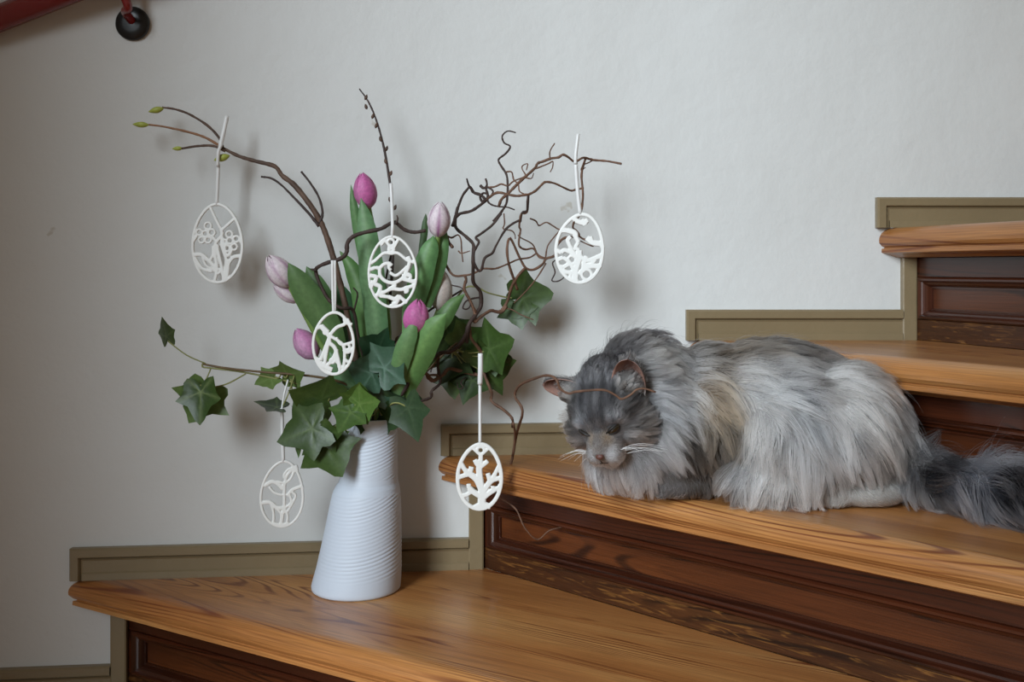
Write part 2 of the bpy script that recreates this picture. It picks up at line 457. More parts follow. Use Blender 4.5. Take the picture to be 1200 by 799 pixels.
# ---------------------------------------------------------------- vase
VY = -0.123
def build_vase():
    vz0 = ZT[0]
    rows = [(489.5, 411, 466), (500, 409, 466), (540, 402.5, 466), (558, 399, 466), (564, 397, 466.5), (569, 393.5, 468), (575, 390.5, 469), (585, 388, 469.7), (600, 385, 470),
            (640, 376.5, 470.3), (664, 371, 470.5), (676, 367.5, 470), (684, 365.5, 469.5), (688, 366, 469), (690.3, 368, 467)]
    d = D0 + VY
    zz = [CZ - (r[0] - HZ) / F * d for r in rows]; zz[-1] = vz0
    ll = [(r[1] - 600) / F * d for r in rows]; rr = [(r[2] - 600) / F * d for r in rows]
    o = np.argsort(zz); zs = np.array(zz)[o]; ls = np.array(ll)[o]; rs = np.array(rr)[o]
    c0 = Vector(((ls[0] + rs[0]) / 2, VY, vz0)); n = 112
    V = []; Fc = []
    Z = np.concatenate([np.linspace(vz0, vz0 + .008, 5), np.linspace(vz0 + .0085, zs[-1], 300)])
    tilt = np.linspace(0, 2 * math.pi, n, endpoint=False)
    for z in Z:
        l, r = np.interp(z, zs, ls), np.interp(z, zs, rs); cx = (l + r) / 2; rad = (r - l) / 2
        h = (z - vz0) / (zs[-1] - vz0)
        for a in tilt:
            x, y = math.cos(a), math.sin(a)
            sl = (.05 + .30 * h) if h < .62 else .20
            q = z - sl * rad * max(0, x + .55) ** 2 - .03 * y * rad
            fade = np.clip((h - .085) / .05, 0, 1) * (1 - np.clip((h - .965) / .02, 0, 1)) * (0.15 if .57 < h < .66 else 1.0)
            band = .55 + .45 * math.sin(q * 61 + .6) * math.sin(q * 143 + 2)
            am = .00052 * fade * (0.30 + .70 * min(1, max(0, x + .55))) * band
            rad2 = rad + am * (abs(math.sin(q * math.pi / .0050)) * 2 - 1.2)
            if h < .085 and h > .02: rad2 += .00012 * math.sin(a * 44)
            V.append((cx + rad2 * x, VY + rad2 * y, z))
    m = len(Z)
    l, r = ls[-1], rs[-1]; cx = (l + r) / 2; rad = (r - l) / 2
    for dr, dz in ((.0010, .0008), (.0022, .0006), (.0030, -.002), (.0032, -.06), (.0033, -.12)):
        for a in tilt: V.append((cx + (rad - dr) * math.cos(a) - (.006 if dz < -.1 else 0), VY + (rad - dr) * math.sin(a), zs[-1] + dz)); 
    m += 5
    for i in range(m - 1):
        for k in range(n):
            k2 = (k + 1) % n; Fc.append((i*n + k, i*n + k2, (i+1)*n + k2, (i+1)*n + k))
    Fc.append(tuple(range(n - 1, -1, -1))); Fc.append(tuple((m - 1)*n + k for k in range(n)))
    o = mesh_obj('vase', [Vector(p) - c0 for p in V], Fc, M['ceramic'], smooth=True); o.location = c0
    tag(o, 'white ridged porcelain vase with narrow neck standing on the pine tread', 'vase')
    return o
build_vase()

# ---------------------------------------------------------------- plant materials
def tint_mat(name, rough=0.45, trans=0.0, bump=0.0, bscale=200, spec=.4, sheen=0.0):
    """colour comes from the 'tint' vertex colours of the petals and leaves"""
    m, nt, p = mat_new(name); L = nt.links.new
    a = N(nt, 'ShaderNodeAttribute', attribute_name='tint')
    tc = N(nt, 'ShaderNodeTexCoord'); nz = N(nt, 'ShaderNodeTexNoise', i_Scale=bscale, i_Detail=3.0); L(tc.outputs['Object'], nz.inputs['Vector'])
    mr = N(nt, 'ShaderNodeMapRange', i_1=.3, i_2=.7, i_3=.86, i_4=1.12); L(nz.outputs['Fac'], mr.inputs[0])
    mu = N(nt, 'ShaderNodeMix', data_type='RGBA', blend_type='MULTIPLY', i_0=1.0); L(a.outputs['Color'], mu.inputs[6]); L(mr.outputs[0], mu.inputs[7])
    L(mu.outputs[2], p.inputs['Base Color']); p.inputs['Roughness'].default_value = rough; p.inputs['Specular IOR Level'].default_value = spec
    if bump:
        b = N(nt, 'ShaderNodeBump', i_Strength=bump, i_Distance=.001); L(nz.outputs['Fac'], b.inputs['Height']); L(b.outputs[0], p.inputs['Normal'])
    if trans:
        tr = N(nt, 'ShaderNodeBsdfTranslucent'); L(mu.outputs[2], tr.inputs['Color'])
        mx = N(nt, 'ShaderNodeMixShader', i_0=trans); L(p.outputs[0], mx.inputs[1]); L(tr.outputs[0], mx.inputs[2])
        L(mx.outputs[0], nt.nodes['Material Output'].inputs['Surface'])
    return m
M['petal'] = tint_mat('tulip_petal', .5, .25, .1, 300)
M['blade'] = tint_mat('tulip_leaf', .48, .12, .12, 160)
M['ivy'] = tint_mat('ivy_leaf', .38, .10, .15, 220)
M['stem'] = plain('green_stem', srgb(112, 140, 70), .5, noise=.1)
M['ivy_stem'] = plain('ivy_brown_green_stem', srgb(96, 76, 48), .6, noise=.25, nscale=60)
M['petiole'] = plain('ivy_petiole', srgb(128, 130, 74), .5, noise=.1)
M['hazel'] = plain('hazel_bark', srgb(104, 74, 56), .7, noise=.3, nscale=90, bump=.5, bscale=400)
M['hazel_dark'] = plain('dark_hazel_bark', srgb(60, 44, 38), .7, noise=.3, nscale=90, bump=.5, bscale=400)
M['bark'] = plain('brown_twig_bark', srgb(88, 66, 52), .65, noise=.4, nscale=45, bump=.5, bscale=300)
M['bark_pale'] = plain('tan_twig_bark', srgb(142, 100, 68), .6, noise=.2, nscale=60)
M['willow'] = plain('dark_willow_bark', srgb(56, 40, 36), .6, noise=.25, nscale=60)
M['bud'] = plain('green_leaf_bud', srgb(160, 168, 72), .5, noise=.12, nscale=200)
M['bisque'] = plain('white_glazed_bisque', srgb(232, 232, 228), .4)
M['ribbon'] = plain('white_satin_ribbon', srgb(224, 224, 222), .35)

def PX(v, y=-.13): return v * (D0 + y) / F
def path(zs, org, sc, yf, n=5):
    """zoomed-picture points to a smooth 3-D line; yf gives the depth"""
    out = []
    for zx, zy in zs:
        px, py = org[0] + zx / sc, org[1] + zy / sc
        out.append(W(px, py, yf(px, py) if callable(yf) else yf))
    return catmull(out, n)
MOUTH = W(438, 494, VY)
def to_mouth(dx=0, dy=0, dz=-.03): return MOUTH + Vector((dx, dy, dz))

# ---------------------------------------------------------------- leaf, petal and bud shapes
IVY = [(0, -.02), (.10, -.12), (.26, -.21), (.44, -.22), (.50, -.07), (.50, .08), (.58, .20), (.74, .36), (.56, .44), (.40, .52), (.29, .66), (.15, .83), (0, 1.0)]
def ivy_leaf(px, py, y, size, ang, roll=0, pitch=0, col=(60, 84, 44), vein=(120, 140, 84), parent=None, narrow=1.0, cup=.12, name='leaf'):
    """ang: direction of the leaf tip in the picture, 0 = up, 90 = right"""
    out = IVY + [(-x, z) for x, z in reversed(IVY[1:-1])]
    n = len(out); c = (0, .16); V = []; C = []; Fc = []
    jit = [(1 + random.uniform(-.06, .06)) for _ in range(n)]
    col, vein = srgb(*col), srgb(*vein)
    lobes = {12: 1, 7: 1, 17: 1, 3: 1, 21: 1}
    rings = 4
    for k in range(rings + 1):
        t = k / rings
        for i, (x, z) in enumerate(out):
            dx, dz = (x - c[0]) * jit[i], (z - c[1]) * jit[i]
            X, Z = c[0] + dx * t, c[1] + dz * t
            ln = math.hypot(dx, dz)
            isv = lobes.get(i, 0)
            dep = -cup * t * t * (abs(X) * .9 + .25 * Z * Z) + (-.010 * math.sin(t * math.pi) if isv else .004 * math.sin(t * math.pi))
            V.append(Vector((X * narrow, dep, Z - .0)))
            f = (0.42 * (1 - .6 * t) if isv else 0.0) if k else .55
            C.append((*[a * (1 - f) + b * f for a, b in zip(col, vein)], 1))
    for k in range(rings):
        for i in range(n):
            j = (i + 1) % n
            if k == 0: Fc.append((k*n, (k+1)*n + i, (k+1)*n + j))
            else: Fc.append((k*n + i, (k+1)*n + i, (k+1)*n + j, k*n + j))
    m = Matrix.Rotation(R(ang), 3, 'Y') @ Matrix.Rotation(R(roll), 3, 'Z') @ Matrix.Rotation(R(pitch), 3, 'X')
    s = PX(size, y); o3 = W(px, py, y)
    mb = MB(); V3 = [o3 + (m @ v) * s for v in V]
    # refine lobes: veins are thin, so subdivide by inserting nothing; a second skin gives thickness
    mb.add(V3, Fc, None, C)
    ob = mb.build(name, M['ivy'], parent, smooth=True, cols=True)
    return ob, o3
def blade(pts, ys, width, parent, col=(92, 128, 74), col2=(128, 158, 96), fold=.35, twist=0, name='leaf', tip=.25, base=.5):
    P = catmull([W(p[0], p[1], yy) for p, yy in zip(pts, ys)], 7)
    n = len(P); V = []; C = []; Fc = []; m = 7
    c1, c2 = srgb(*col), srgb(*col2)
    for i, p in enumerate(P):
        t = i / (n - 1)
        w = PX(width) * .5 * (np.interp(t, [0, .2, .45, .7, .88, 1], [base, .85, 1.0, .76, .36, .02]))
        T = (P[min(i+1, n-1)] - P[max(i-1, 0)]).normalized()
        side = T.cross(Vector((0, 1, 0))); side = side.normalized() if side.length > 1e-4 else Vector((1, 0, 0))
        nrm = side.cross(T).normalized()
        side, nrm = side * math.cos(R(twist)) + nrm * math.sin(R(twist)), nrm * math.cos(R(twist)) - side * math.sin(R(twist))
        for k in range(m):
            u = k / (m - 1) * 2 - 1
            V.append(p + side * (u * w) + nrm * (fold * w * (u * u)) * (1 if fold else 0))
            f = .5 * (1 - abs(u)) ** 2 + .35 * max(0, .3 - t) / .3 + .12 * math.sin(u * 21)
            f = min(max(f, 0), 1); C.append((*[a * (1 - f) + b * f for a, b in zip(c1, c2)], 1))
    for i in range(n - 1):
        for k in range(m - 1): Fc.append((i*m + k, i*m + k + 1, (i+1)*m + k + 1, (i+1)*m + k))
    mb = MB(); mb.add(V, Fc, None, C)
    return mb.build(name, M['blade'], parent, smooth=True, cols=True)
def ellipsoid(mb, c, ax, r0, ln, seg=10, rings=8, c4=(1, 1, 1, 1)):
    ax = Vector(ax).normalized(); a = ax.orthogonal().normalized(); b = ax.cross(a)
    V = []; Fc = []
    for i in range(rings + 1):
        t = i / rings; th = math.pi * t
        r = r0 * math.sin(th) ** .8 * (1.15 - .35 * t) if 0 < t < 1 else r0 * .03
        for k in range(seg):
            g = 2 * math.pi * k / seg; V.append(Vector(c) + ax * (ln * (t - .5)) + a * (r * math.cos(g)) + b * (r * math.sin(g)))
    for i in range(rings):
        for k in range(seg): Fc.append((i*seg + k, i*seg + (k+1) % seg, (i+1)*seg + (k+1) % seg, (i+1)*seg + k))
    Fc.append(tuple(range(seg - 1, -1, -1))); Fc.append(tuple(rings*seg + k for k in range(seg)))
    mb.add(V, Fc, None, [c4] * len(V))

def tulip(label, base, tip, y, width, kind, stem, leaves, dyt=-.01):
    """base and tip of the flower head in picture pixels"""
    root = empty('tulip', tuple(MOUTH)); tag(root, label, 'tulip', 'tulips in the vase')
    A, B = W(*base, y), W(*tip, y + dyt); ax = (B - A); Ln = ax.length; ax.normalize()
    a = ax.orthogonal().normalized(); b = ax.cross(a); w = PX(width, y)
    ph = random.random() * 2
    for k in range(6):
        outer = k < 3; th0 = ph + (k % 3) * 2.0944 + (0 if outer else 1.0472)
        nu, nv = 9, 12; V = []; C = []
        for i in range(nv + 1):
            t = i / nv
            r = w * .5 * np.interp(t, [0, .06, .18, .38, .6, .8, .93, 1], [.14, .46, .78, 1.0, .95, .70, .38, .14]) * (1.0 if outer else .93)
            hw = np.interp(t, [0, .2, .45, .7, .88, 1], [1.0, 1.12, 1.12, 1.0, .72, .06]) * 1.0
            for j in range(nu):
                u = j / (nu - 1) * 2 - 1; g = th0 + u * hw
                rr_ = r * (1 + .05 * (1 - u * u) + (.03 if outer else 0))
                V.append(A + ax * (Ln * (t * (1.0 if outer else .98) - .02 * u * u * t)) + a * (rr_ * math.cos(g)) + b * (rr_ * math.sin(g)))
                e = abs(u)
                if kind == 'pink':
                    c = np.array(srgb(216, 114, 178)) * (1 - e*e*.35) + np.array(srgb(242, 186, 220)) * (e*e*.35)
                    c = c * (.9 + .1 * math.sin(u * 23)); base_c = np.array(srgb(226, 190, 170)); f = max(0, 1 - t / .16)
                    c = c * (1 - f * .7) + base_c * f * .7
                elif kind == 'pale':
                    c = np.array(srgb(214, 140, 190)) * (1 - e * .4) + np.array(srgb(240, 214, 230)) * e * .4
                    c = c * (.92 + .08 * math.sin(u * 23))
                elif kind == 'striped':
                    s = max(0, 1 - abs(u) / .30) * (1 - .75 * t) + (.55 if e > .84 else 0) * (1 - .3 * t) + .18 * max(0, math.sin(u * 17 + k)) * (1 - t)
                    s = min(1, s); c = np.array(srgb(238, 226, 230)) * (1 - s) + np.array(srgb(164, 92, 150)) * s
                else:
                    s = .45 * max(0, 1 - abs(u) / .5) * (1 - .4 * t)
                    c = np.array(srgb(222, 214, 206)) * (1 - s) + np.array(srgb(170, 128, 112)) * s
                C.append((*np.clip(c, 0, 1), 1))
        Fc = [(i*nu + j, i*nu + j + 1, (i+1)*nu + j + 1, (i+1)*nu + j) for i in range(nv) for j in range(nu - 1)]
        mb = MB(); mb.add(V, Fc, None, C); mb.build('petal', M['petal'], root, smooth=True, cols=True)
    S = [A + ax * .004] + [W(p[0], p[1], p[2]) for p in stem] + [to_mouth(random.uniform(-.012, .012), random.uniform(-.012, .012), -.05)]
    mb = MB(); mb.add(*tube_data(catmull(S, 6), [PX(3.4), PX(4.2)], 8)); mb.build('stem', M['stem'], root, smooth=True)
    for lf in leaves: blade(parent=root, **lf)
    return root

# ---------------------------------------------------------------- tulips
tulip('deep pink closed tulip held above all other flowers', (432, 245), (424, 202), -.125, 26, 'pink', [(438, 275, -.12), (450, 340, -.12), (455, 400, -.12), (446, 460, -.12)],
      [dict(pts=[(448, 440), (441, 380), (434, 310), (428, 260), (423, 232)], ys=[-.125, -.135, -.145, -.145, -.143], width=30, fold=.3, col=(96, 134, 92), col2=(128, 160, 112)),
       dict(pts=[(430, 330), (422, 285), (415, 245), (411, 216)], ys=[-.115, -.12, -.125, -.125], width=13, fold=.4, col=(84, 122, 76), col2=(116, 150, 96))])
tulip('white tulip with faint purple stripes beside the hazel twigs', (513, 278), (516, 236), -.15, 26, 'striped', [(510, 300, -.145), (496, 350, -.14), (474, 420, -.13)],
      [dict(pts=[(478, 405), (484, 360), (495, 318), (505, 288), (508, 276)], ys=[-.14, -.15, -.16, -.16, -.155], width=28, fold=.35, col=(90, 132, 82), col2=(118, 156, 98), tip=.5),
       dict(pts=[(500, 360), (511, 318), (518, 290), (523, 268)], ys=[-.14, -.145, -.145, -.14], width=20, fold=.4, col=(86, 126, 78), col2=(112, 150, 92)),
       dict(pts=[(492, 300), (496, 280), (498, 262), (499, 250)], ys=[-.11, -.11, -.11, -.11], width=9, fold=.3, col=(58, 84, 48), col2=(76, 100, 60))])
tulip('white and purple striped tulip with the budding branch rising beside it', (341, 336), (314, 299), -.14, 28, 'striped', [(348, 350, -.14), (372, 395, -.13), (402, 450, -.12)],
      [dict(pts=[(400, 425), (385, 385), (362, 350), (347, 325), (338, 308)], ys=[-.14, -.15, -.16, -.165, -.165], width=34, fold=.3, col=(82, 112, 66), col2=(104, 134, 82)),
       dict(pts=[(400, 415), (388, 380), (375, 345), (365, 325), (359, 312)], ys=[-.13, -.135, -.135, -.13, -.125], width=27, fold=.3, col=(78, 110, 64), col2=(98, 128, 78))])
tulip('small drooping mauve tulip tucked under a striped tulip', (353, 352), (320, 333), -.125, 20, 'striped', [(358, 358, -.125), (380, 400, -.12), (408, 450, -.12)], [])
tulip('pale pink tulip beside the abstract lattice egg', (370, 420), (347, 385), -.13, 27, 'pale', [(376, 425, -.13), (398, 445, -.125), (418, 468, -.12)], [], dyt=.008)
tulip('faded cream tulip half hidden behind the pink front tulip', (515, 364), (519, 316), -.115, 26, 'cream', [(505, 385, -.115), (480, 430, -.118)], [])
tulip('pink tulip wrapped in broad green leaves at the front', (485, 392), (490, 350), -.185, 29, 'pink', [(482, 405, -.175), (474, 440, -.155), (462, 470, -.14)],
      [dict(pts=[(466, 470), (466, 440), (474, 408), (482, 388), (486, 374)], ys=[-.165, -.18, -.20, -.205, -.205], width=22, fold=.3, col=(96, 134, 84), col2=(120, 152, 100), base=.6),
       dict(pts=[(468, 468), (480, 438), (494, 408), (510, 382), (523, 367)], ys=[-.16, -.175, -.195, -.205, -.205], width=35, fold=.35, col=(88, 128, 72), col2=(122, 158, 90), base=.6),
       dict(pts=[(500, 400), (515, 380), (530, 358), (545, 344)], ys=[-.15, -.155, -.155, -.15], width=20, fold=.4, col=(78, 112, 62), col2=(102, 134, 78))])
# big loose leaves of the bunch
def loose_leaf(label, **kw):
    root = empty('tulip_leaf', tuple(W(*kw['pts'][0], kw['ys'][0]))); tag(root, label, 'leaf', 'loose tulip leaves in the vase')
    blade(parent=root, name='blade', **kw)
loose_leaf('curved tulip leaf arching behind the lattice egg ribbon', pts=[(432, 450), (430, 400), (425, 350), (412, 315), (398, 294)], ys=[-.12, -.125, -.13, -.125, -.12], width=28, fold=.4, col=(78, 116, 62), col2=(110, 146, 84))
loose_leaf('dark tulip leaf standing behind the abstract lattice egg', pts=[(425, 470), (424, 430), (412, 380), (400, 345), (394, 330)], ys=[-.11, -.105, -.10, -.10, -.10], width=30, fold=.35, col=(66, 102, 70), col2=(92, 128, 90))
loose_leaf('pale tulip leaf leaning out low over the vase rim', pts=[(428, 486), (415, 462), (400, 440), (392, 425), (386, 412)], ys=[-.14, -.15, -.155, -.155, -.15], width=28, fold=.35, col=(88, 124, 84), col2=(120, 150, 108))

# ---------------------------------------------------------------- budding branch, willow twigs
def branch_part(root, name, pts, rad, mat, y=None, ys=None, n=6, seg=7, bump=.12, end_mouth=False):
    P = [W(p[0], p[1], (ys[i] if ys else y)) for i, p in enumerate(pts)]
    if end_mouth: P = [to_mouth(random.uniform(-.01, .01), random.uniform(-.01, .01), -.06)] + P
    mb = MB(); mb.add(*tube_data(catmull(P, n), [PX(r) for r in rad], seg, 1.0, bump)); return mb.build(name, mat, root, smooth=True)
bb = empty('budding_branch', tuple(MOUTH)); tag(bb, 'bare brown forked branch with green leaf buds at its tips', 'branch')
yb_ = [-.125, -.125, -.125, -.13, -.13, -.13, -.13, -.13, -.125, -.12, -.12, -.118, -.115, -.115]
branch_part(bb, 'main_stem', [(428, 478), (421, 440), (412, 395), (403, 350), (391, 303), (381, 272), (373, 255), (362, 238), (345, 217), (331, 206), (322, 195), (300, 189), (280, 183), (262, 174)], [4.2, 3.8, 3.6, 3.2, 2.6, 1.8], M['bark'], ys=yb_, end_mouth=True)
branch_part(bb, 'side_twig', [(262, 176), (257, 162), (243, 147), (222, 134), (205, 128), (190, 126)], [1.7, 1.2], M['bark'], y=-.115)
branch_part(bb, 'side_twig', [(258, 171), (238, 160), (214, 153), (190, 148), (174, 146)], [1.6, 1.2], M['bark_pale'], y=-.113)
branch_part(bb, 'side_twig', [(264, 177), (250, 171), (232, 171), (213, 174)], [1.8, 1.3], M['bark'], y=-.118)
branch_part(bb, 'side_twig', [(374, 262), (378, 250), (374, 232), (364, 215), (353, 201)], [2.0, 1.4, 1.3], M['willow'], y=-.132)
branch_part(bb, 'side_twig', [(374, 265), (362, 250), (345, 232), (330, 217), (318, 209), (306, 207)], [2.0, 1.4, 1.2], M['willow'], y=-.128)
for (x, y_, ax, ln, r) in ((183, 129, (-1, 0, -.22), 19, 4.0), (165, 146, (-1, 0, .05), 20, 3.6), (208, 174, (-1, 0, -.05), 13, 2.8), (260, 185, (-1, 0, -.3), 20, 4.6)):
    mb = MB(); ellipsoid(mb, W(x, y_, -.116), ax, PX(r), PX(ln)); mb.build('leaf_bud', M['bud'], bb, smooth=True)

def willow(label, pts, y, rad, buds):
    root = empty('willow_twig', tuple(MOUTH)); tag(root, label, 'twig', 'dark willow twigs')
    branch_part(root, 'main_stem', pts, rad, M['willow'], y=y, end_mouth=True)
    for (x, y_, s) in buds:
        mb = MB(); ellipsoid(mb, W(x, y_, y - .001), (s * .35, 0, 1), PX(2.0), PX(7.5), 8, 6); mb.build('bud', M['bark'], root, smooth=True)
willow('tall thin dark willow twig with small buds behind the bird egg', [(445, 470), (451, 420), (455, 370), (460, 310), (460, 262), (458, 225), (454, 195), (448, 165), (440, 138), (431, 118), (421, 104)], -.115, [2.2, 1.9, 1.5, .8],
       [(429, 114, 1), (429, 125, -1), (437, 136, 1), (441, 147, 1), (446, 163, -1), (453, 174, 1), (452, 189, -1), (458, 203, 1), (457, 234, -1), (463, 243, 1)])
willow('short dark willow twig ending behind the bird egg', [(440, 470), (446, 420), (447, 380), (451, 335), (458, 300), (464, 280)], -.108, [2.0, 1.6, 1.0], [(450, 385, 1), (446, 410, -1), (455, 330, 1)])
willow('dark twig slanting up behind the cream tulip', [(446, 425), (460, 404), (475, 387), (500, 366), (520, 353), (541, 340)], -.10, [1.6, 1.5, 1.2], [(465, 397, 1), (452, 412, -1)])

# gnarled hazel piece in front of the leaves
gb = empty('gnarled_branch', tuple(MOUTH)); tag(gb, 'gnarled dark hazel branch zigzagging across the tulip leaves', 'branch')
branch_part(gb, 'main_stem', [(430, 440), (420, 395), (414, 364), (400, 361), (386, 352), (376, 335), (370, 318), (374, 312), (386, 307), (399, 303), (406, 296), (407, 285), (414, 277), (428, 272), (446, 268), (457, 262), (464, 261), (474, 269), (486, 272), (499, 270)],
            [2.2, 2.0, 2.0, 2.2, 2.6, 2.4, 2.2, 2.0], M['hazel_dark'], ys=[-.13, -.14, -.15] + [-.165] * 4 + [-.175] * 8 + [-.172] * 2 + [-.168] * 3, end_mouth=True)
branch_part(gb, 'spur', [(371, 316), (367, 316), (364, 315)], [2.4, .8], M['hazel_dark'], y=-.17)
branch_part(gb, 'spur', [(463, 263), (466, 257), (465, 252)], [1.6, .7], M['hazel_dark'], y=-.175)
branch_part(gb, 'spur', [(415, 363), (419, 345), (414, 337)], [1.3, .8], M['hazel_dark'], y=-.15)

# ---------------------------------------------------------------- curly hazel branch
def yhz(px, py):
    y = -.135 + .022 * math.sin(px / 21 + py / 33) + .014 * math.sin(py / 15 - px / 37)
    if px > 560:
        k = min(1, (px - 560) / 80); lim = -.055
        y = y * (1 - .35 * k) + (-.105) * .35 * k
    if px > 575 and py > 420:
        k = min(1, max(0, (px - 590) / 55)) * min(1, (py - 420) / 12)
        if py < 500: y = y * (1 - k) + (-.405) * k
    return y
hz = empty('hazel_branch', tuple(MOUTH)); tag(hz, 'curly corkscrew hazel branch spreading towards the cat', 'branch')
T1, T2, T3, T4, T5, T6 = ((520, 140), 6.667), ((620, 140), 6.667), ((520, 250), 6.667), ((580, 220), 6.667), ((460, 340), 5.0), ((500, 380), 2.855)
T7 = ((640, 410), 5.0)
def tw(t, zs, r0, r1, dark=False, name='twig', ext=None):
    P = path(zs, t[0], t[1], yhz, 4)
    mb = MB(); mb.add(*tube_data(P, [PX(r0), PX(r1)], 6, 1.0, .14)); mb.build(name, M['hazel_dark' if dark else 'hazel'], hz, smooth=True)
# main stems, from the vase upwards
mb = MB(); mb.add(*tube_data(catmull([to_mouth(.01, 0, -.06), MOUTH + Vector((.014, -.004, .004))] + path([(60, 600), (130, 470), (200, 430), (280, 370), (340, 360), (400, 310), (440, 240), (450, 210)], *T5, yhz, 1), 6), [PX(2.6), PX(2.4)], 7, 1, .1)); mb.build('main_stem', M['hazel_dark'], hz, smooth=True)
tw(T3, [(180, 1005), (185, 930), (200, 860), (250, 790), (290, 720), (285, 610), (232, 540), (230, 430), (230, 330), (230, 240), (160, 170), (95, 110), (95, 20), (110, -50)], 2.6, 1.8, True, 'main_stem')
tw(T1, [(70, 830), (95, 750), (110, 690), (150, 590), (195, 530), (190, 500), (180, 462)], 2.2, 1.0, True)
tw(T1, [(95, 765), (130, 735), (210, 716), (270, 680), (330, 630), (345, 590), (330, 540), (338, 505), (328, 462)], 2.2, 1.1, True)
tw(T1, [(190, 525), (212, 535), (235, 570), (290, 590), (322, 625), (300, 638), (285, 605), (312, 575), (348, 592), (345, 640), (380, 668), (430, 680), (500, 686), (555, 706)], 2.0, .8, True)
tw(T1, [(330, 630), (395, 580), (440, 571), (500, 585), (570, 597), (640, 588), (665, 585), (720, 555), (770, 505), (800, 488), (870, 500), (985, 553), (1030, 548), (1092, 535)], 1.7, 1.2)
tw(T1, [(385, 795), (440, 735), (488, 660), (497, 590), (500, 520), (490, 430), (440, 350), (430, 310), (488, 262), (520, 210), (475, 185), (456, 140), (470, 110), (505, 90), (562, 102)], 1.6, .9, True)
tw(T1, [(430, 680), (450, 625), (495, 585), (540, 540), (590, 490), (640, 445), (710, 382), (735, 342), (775, 328), (835, 305), (895, 296), (932, 275), (970, 292), (1016, 328), (1045, 322), (1095, 298), (1165, 316), (1275, 325), (1388, 346)], 1.8, 1.3)
tw(T1, [(345, 530), (400, 525), (450, 504), (500, 518), (545, 482), (620, 452), (638, 432), (615, 392), (615, 362), (655, 346), (646, 395)], 1.1, .7)
tw(T1, [(485, 410), (530, 410), (547, 470), (582, 505), (592, 560), (640, 588)], 1.0, .8)
tw(T1, [(662, 585), (655, 640), (650, 712), (612, 728), (600, 795), (585, 810)], 1.5, 1.2, True)
tw(T1, [(640, 455), (685, 460), (702, 420)], .9, .6)
tw(T1, [(285, 515), (310, 535), (345, 530), (385, 560), (370, 595)], 2.0, .9, True)
tw(T2, [(165, 318), (163, 250), (200, 185)], 1.0, .7)
tw(T2, [(50, 385), (150, 345), (185, 328), (184, 372), (165, 410)], 1.0, .7)
tw(T2, [(440, 308), (418, 380), (410, 450), (420, 560), (418, 640), (400, 740), (355, 795), (343, 845), (373, 873), (388, 908), (323, 918), (263, 933), (213, 993), (198, 1063), (133, 1088), (103, 1133), (33, 1173), (-27, 1158), (-77, 1073), (-147, 928), (-172, 1013), (-157, 1133), (-117, 1253), (-92, 1328)], 1.4, 1.6)
tw(T2, [(445, 305), (495, 312), (470, 335), (425, 355), (405, 395), (440, 375)], 1.1, .6)
tw(T4, [(655, 375), (690, 400), (755, 422), (768, 455), (720, 440), (668, 415)], 1.3, .7)
tw(T4, [(465, 530), (476, 560), (450, 590), (470, 660), (445, 725), (500, 727), (545, 690), (546, 648), (528, 640)], 1.0, .6, True)
tw(T4, [(390, 550), (335, 520), (292, 440), (205, 392), (180, 370)], 1.0, .7)
tw(T4, [(390, 552), (342, 540), (300, 475), (240, 482), (190, 455), (190, 390), (200, 330), (190, 300), (205, 205), (250, 190), (262, 65)], 1.2, 1.3)
tw(T4, [(395, 550), (410, 460), (450, 400), (510, 330), (552, 288)], 1.0, .7)
tw(T4, [(275, 240), (320, 260), (345, 295), (400, 270), (450, 295), (500, 325), (545, 320)], 1.0, .8)
tw(T4, [(236, 628), (190, 675), (150, 735), (122, 800), (100, 880), (60, 950), (20, 975)], 1.9, 2.0)
tw(T4, [(-400, 570), (-330, 680), (-240, 685), (-170, 670), (-90, 632), (0, 632), (100, 595), (180, 560), (270, 545), (322, 513)], 1.5, 1.0)
tw(T4, [(398, 590), (330, 700), (250, 800), (150, 900)], 1.0, .8)
tw(T3, [(450, 0), (380, 90), (290, 160), (250, 190), (275, 225), (240, 290), (232, 330)], 1.6, 1.4, True)
tw(T3, [(590, 55), (540, 80), (480, 130), (410, 250), (380, 310), (320, 350), (295, 440), (265, 440), (235, 380), (232, 340)], 1.4, 1.6, True)
tw(T3, [(470, 0), (475, 80), (465, 120), (530, 135), (555, 165), (560, 200)], .9, .7)
tw(T3, [(165, 488), (175, 520), (160, 590), (205, 680), (245, 790), (235, 850)], 1.8, 1.8)
tw(T3, [(20, 170), (60, 190), (112, 168), (135, 210), (140, 290), (150, 380)], 1.1, .8)
tw(T3, [(115, 295), (140, 312), (205, 293)], .9, .6)
tw(T3, [(25, 195), (45, 235), (70, 265)], 2.0, 1.7)
tw(T3, [(305, 655), (225, 665), (170, 690), (150, 740), (188, 745), (207, 700), (150, 590), (60, 560)], 1.1, .8, True)
tw(T3, [(490, 720), (455, 770), (400, 765), (365, 760), (300, 800), (240, 850)], 2.2, 2.0)
tw(T3, [(480, 740), (540, 755), (600, 790), (700, 830)], .9, .6)
tw(T5, [(450, 210), (460, 280), (520, 365), (535, 480), (580, 600), (580, 650), (650, 700), (700, 750), (703, 800)], 2.2, 1.6)
tw(T5, [(520, 500), (470, 490), (400, 475), (330, 460), (290, 500), (230, 530), (200, 490), (150, 480), (110, 478)], 2.4, 1.8)
tw(T5, [(270, 380), (265, 450), (280, 540), (230, 590), (222, 630), (130, 660), (60, 700)], 1.8, 1.7, True)
tw(T5, [(280, 372), (230, 460), (225, 480)], 1.0, .6)
tw(T5, [(430, 20), (470, 95), (490, 130)], 1.7, 1.7)
tw(T5, [(240, 530), (215, 500), (265, 500), (255, 530), (210, 520), (195, 490)], 1.6, 1.0)
tw(T5, [(430, 510), (400, 540), (415, 570), (385, 575), (380, 540)], .9, .6, True)
